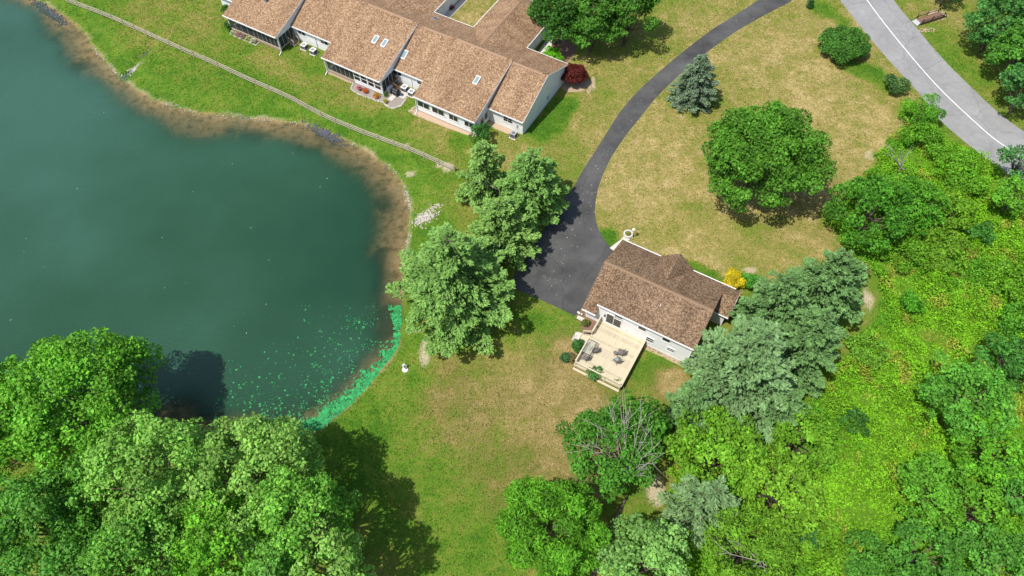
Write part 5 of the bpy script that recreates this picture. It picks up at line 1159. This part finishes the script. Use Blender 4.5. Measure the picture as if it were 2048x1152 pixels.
for pl_ in (poly, np.vstack([rl, rr[::-1]]), bp, Gs([(1085, 110), (1100, 80), (1125, 78), (1150, 92), (1148, 108), (1130, 126), (1108, 130)]), Gs([(1118, 150), (1125, 178), (1140, 184), (1165, 182), (1176, 170), (1172, 150), (1150, 142)]),
            Gs([(899, 37), (938, -3), (955, -20), (940, -20), (925, -3), (885, 33)]), Gs([(1030, -40), (1028, 2), (1052, 22), (1075, 12), (1120, -10), (1150, -40)]), Gs([(1219, 496), (1241, 480), (1250, 470), (1262, 476), (1246, 492), (1228, 502)])):
    ok &= sdist(P, pl_) > .08
P = P[ok]; vi = vi[ok]; n = len(P)
d_ = dry[vi]+(rg.rand(n)-.5)*.5+(fbm(P[:, 0], P[:, 1], 1.2, 131)-.5)*.6
cg = grass_ramp(d_, [(0.0, (0.055, 0.145, 0.012)), (0.25, (0.105, 0.20, 0.018)), (0.5, (0.18, 0.205, 0.036)), (0.75, (0.285, 0.24, 0.080)), (1.0, (0.44, 0.345, 0.16))])
cb_ = grass_ramp(d_, [(0.2, (0.12, 0.15, 0.025)), (0.6, (0.20, 0.15, 0.058)), (1.0, (0.33, 0.24, 0.12))]); bw_ = brown[vi][:, None]*.8
cg = (cg*(1-bw_)+cb_*bw_)*(.78+.55*rg.rand(n, 1))
Nn = unit(np.array([0, 0, 1.])+rg.randn(n, 3)*.45); Tn = unit(np.cross(Nn, rg.randn(n, 3))); Ln = .13+.17*rg.rand(n)
V, Qd, c = kites(np.c_[P, ZZ[vi]+.05], Nn, Tn, Ln, Ln*.38, np.clip(cg, 0, 1), .3)
M['grass'] = mat_leaf('grass_blade', .15, .8, .1)
gg = link('lawn_grass', fast_mesh(V, Qd, 'lawn_grass', {'Col': c}), M['grass']); gg['kind'] = 'stuff'
# algae scum: sheet along the shore and scattered mats
def flakes(name, C, r, cols, mat, z, seed):
    rs = np.random.RandomState(seed); n = len(C); k = 7; t = np.linspace(0, 2*np.pi, k, endpoint=False)[None]+rs.rand(n, 1)*6
    rr_ = r[:, None]*(.45+.75*rs.rand(n, k)); st_ = (.5+.5*rs.rand(n, 1)); a = rs.rand(n, 1)*6
    lx = rr_*np.cos(t); ly = rr_*np.sin(t)*st_; X = lx*np.cos(a)-ly*np.sin(a)+C[:, :1]; Y = lx*np.sin(a)+ly*np.cos(a)+C[:, 1:2]
    V = np.stack([X, Y, np.full_like(X, 1)*(z+rs.rand(n, 1)*.012)], -1).reshape(-1, 3)
    o = link(name, fast_mesh(V, np.arange(n*k).reshape(n, k), name, {'Col': np.repeat(cols, k, 0)}), mat); o['kind'] = 'stuff'; return o
M['algae'] = mat_leaf('algae_film', .1, .6, .2)
lo, hi = G(440, 930, WL)[:2], G(800, 640, WL)[:2]
lo, hi = np.minimum(lo, hi)-2, np.maximum(lo, hi)+2
P = lo+rs.rand(42000, 2)*(hi-lo); sd = -sdist(P, pond); along = np.clip((P-G(560, 880, WL)[:2]) @ unit(G(790, 690, WL)[:2]-G(560, 880, WL)[:2]), -5, 25)
nn = fbm(P[:, 0], P[:, 1], 1.3, 111); nn2 = fbm(P[:, 0], P[:, 1], 4, 115)
band = 1.15*sstep(17, 3, along)+.45*sstep(23, 18, along)
prob = np.where(sd > 0, 1.3*np.exp(-((sd/(band+.05))**2))+1.0*.3*np.exp(-(sd/5.5)**2)*sstep(.44, .62, nn+.25*(nn2-.5))+.05*np.exp(-(sd/8.5)**2)*sstep(.4, .6, nn2+.1), 0)
prob *= sstep(-4, 0, along)*sstep(25, 20, along)
k = rs.rand(len(P)) < prob; P = P[k]; sd = sd[k]
r = (.035+.13*rs.rand(len(P))**3)*np.where(sd < 1.6, 2.1, 1.0)
cols = np.array([.032, .27, .08])*(1+.45*(rs.rand(len(P), 1)*2-1))
flakes('algae_mats', P, r, np.clip(cols, 0, 1), M['algae'], WL+.006, 5)
# floating specks
P = Gs([(215*8.4+0, 150)], WL)
sp = np.array([G(x, y, WL)[:2] for x, y in zip(rs.rand(26)*740+20, rs.rand(26)*620+60)]); sp = sp[sdist(sp, pond) < -5]
flakes('floating_specks', sp, .03+.05*rs.rand(len(sp)), np.tile([[.55, .62, .55]], (len(sp), 1)), M['petal'], WL+.01, 6)
# stones along the shore
idx = rs.randint(0, len(pond), 5200); t_ = rs.rand(5200, 1); S = pond[idx]*(1-t_)+pond[(idx+1) % len(pond)]*t_
S = S+rs.randn(len(S), 2)*.28; S = S[(S[:, 1] > 52) & (S[:, 0] > -85)]; S = S[rs.rand(len(S)) < sstep(.38, .62, fbm(S[:, 0], S[:, 1], 4, 121))*.55]
zz = gheight(S); stones('shore_stones', [(x, y, z+.01) for (x, y), z in zip(S, zz)], .04+.09*rs.rand(len(S))**2, M['stone'], 8)
def pile(name, px, py, rx, ry, rot, n, s0, s1, mat, seed):
    rs = np.random.RandomState(seed); c = G(px, py, -.2)[:2]; q = rs.randn(n, 2)*.5*np.array([rx, ry]); a = R_(rot)
    S = c+np.c_[q[:, 0]*math.cos(a)-q[:, 1]*math.sin(a), q[:, 0]*math.sin(a)+q[:, 1]*math.cos(a)]; z = gheight(S)
    return stones(name, [(x, y, zz_+.02) for (x, y), zz_ in zip(S, z)], s0+(s1-s0)*rs.rand(n)**1.5, mat, seed)
pile('pale_riprap', 850, 434, 1.7, 1.0, 35, 300, .05, .17, M['stone'], 21)
pile('pale_riprap', 872, 414, .9, .4, 30, 50, .04, .13, M['stone'], 22)
pile('dark_riprap', 652, 266, 3.6, .7, -33, 420, .08, .2, M['dark_stone'], 23)
pile('dark_riprap', 95, 20, 5, .7, -40, 380, .08, .22, M['dark_stone'], 24)
pile('ditch_stones', 263, 138, 1.6, .5, 50, 160, .05, .14, M['stone'], 25)
pile('ditch_stones', 292, 106, 1.2, .25, 60, 60, .05, .14, M['dark_stone'], 26)
# pale petals and leaf litter on the asphalt
da_ = smooth_poly(Gs(dpx_out), False, 4); P = []
lin = smooth_poly(Gs([(1500, 35), (1400, 105), (1320, 170), (1262, 240), (1215, 310), (1180, 370), (1160, 430), (1130, 520), (1100, 570)]), False, 6)
for q in range(150): c = lin[rs.randint(len(lin))]; P.append(c+rs.randn(2)*np.array([1.0, 1.0]))
P = np.array(P); flakes('fallen_petals', P, .03+.06*rs.rand(len(P))**2, np.tile([[.55, .53, .48]], (len(P), 1)), M['petal'], .028, 9)
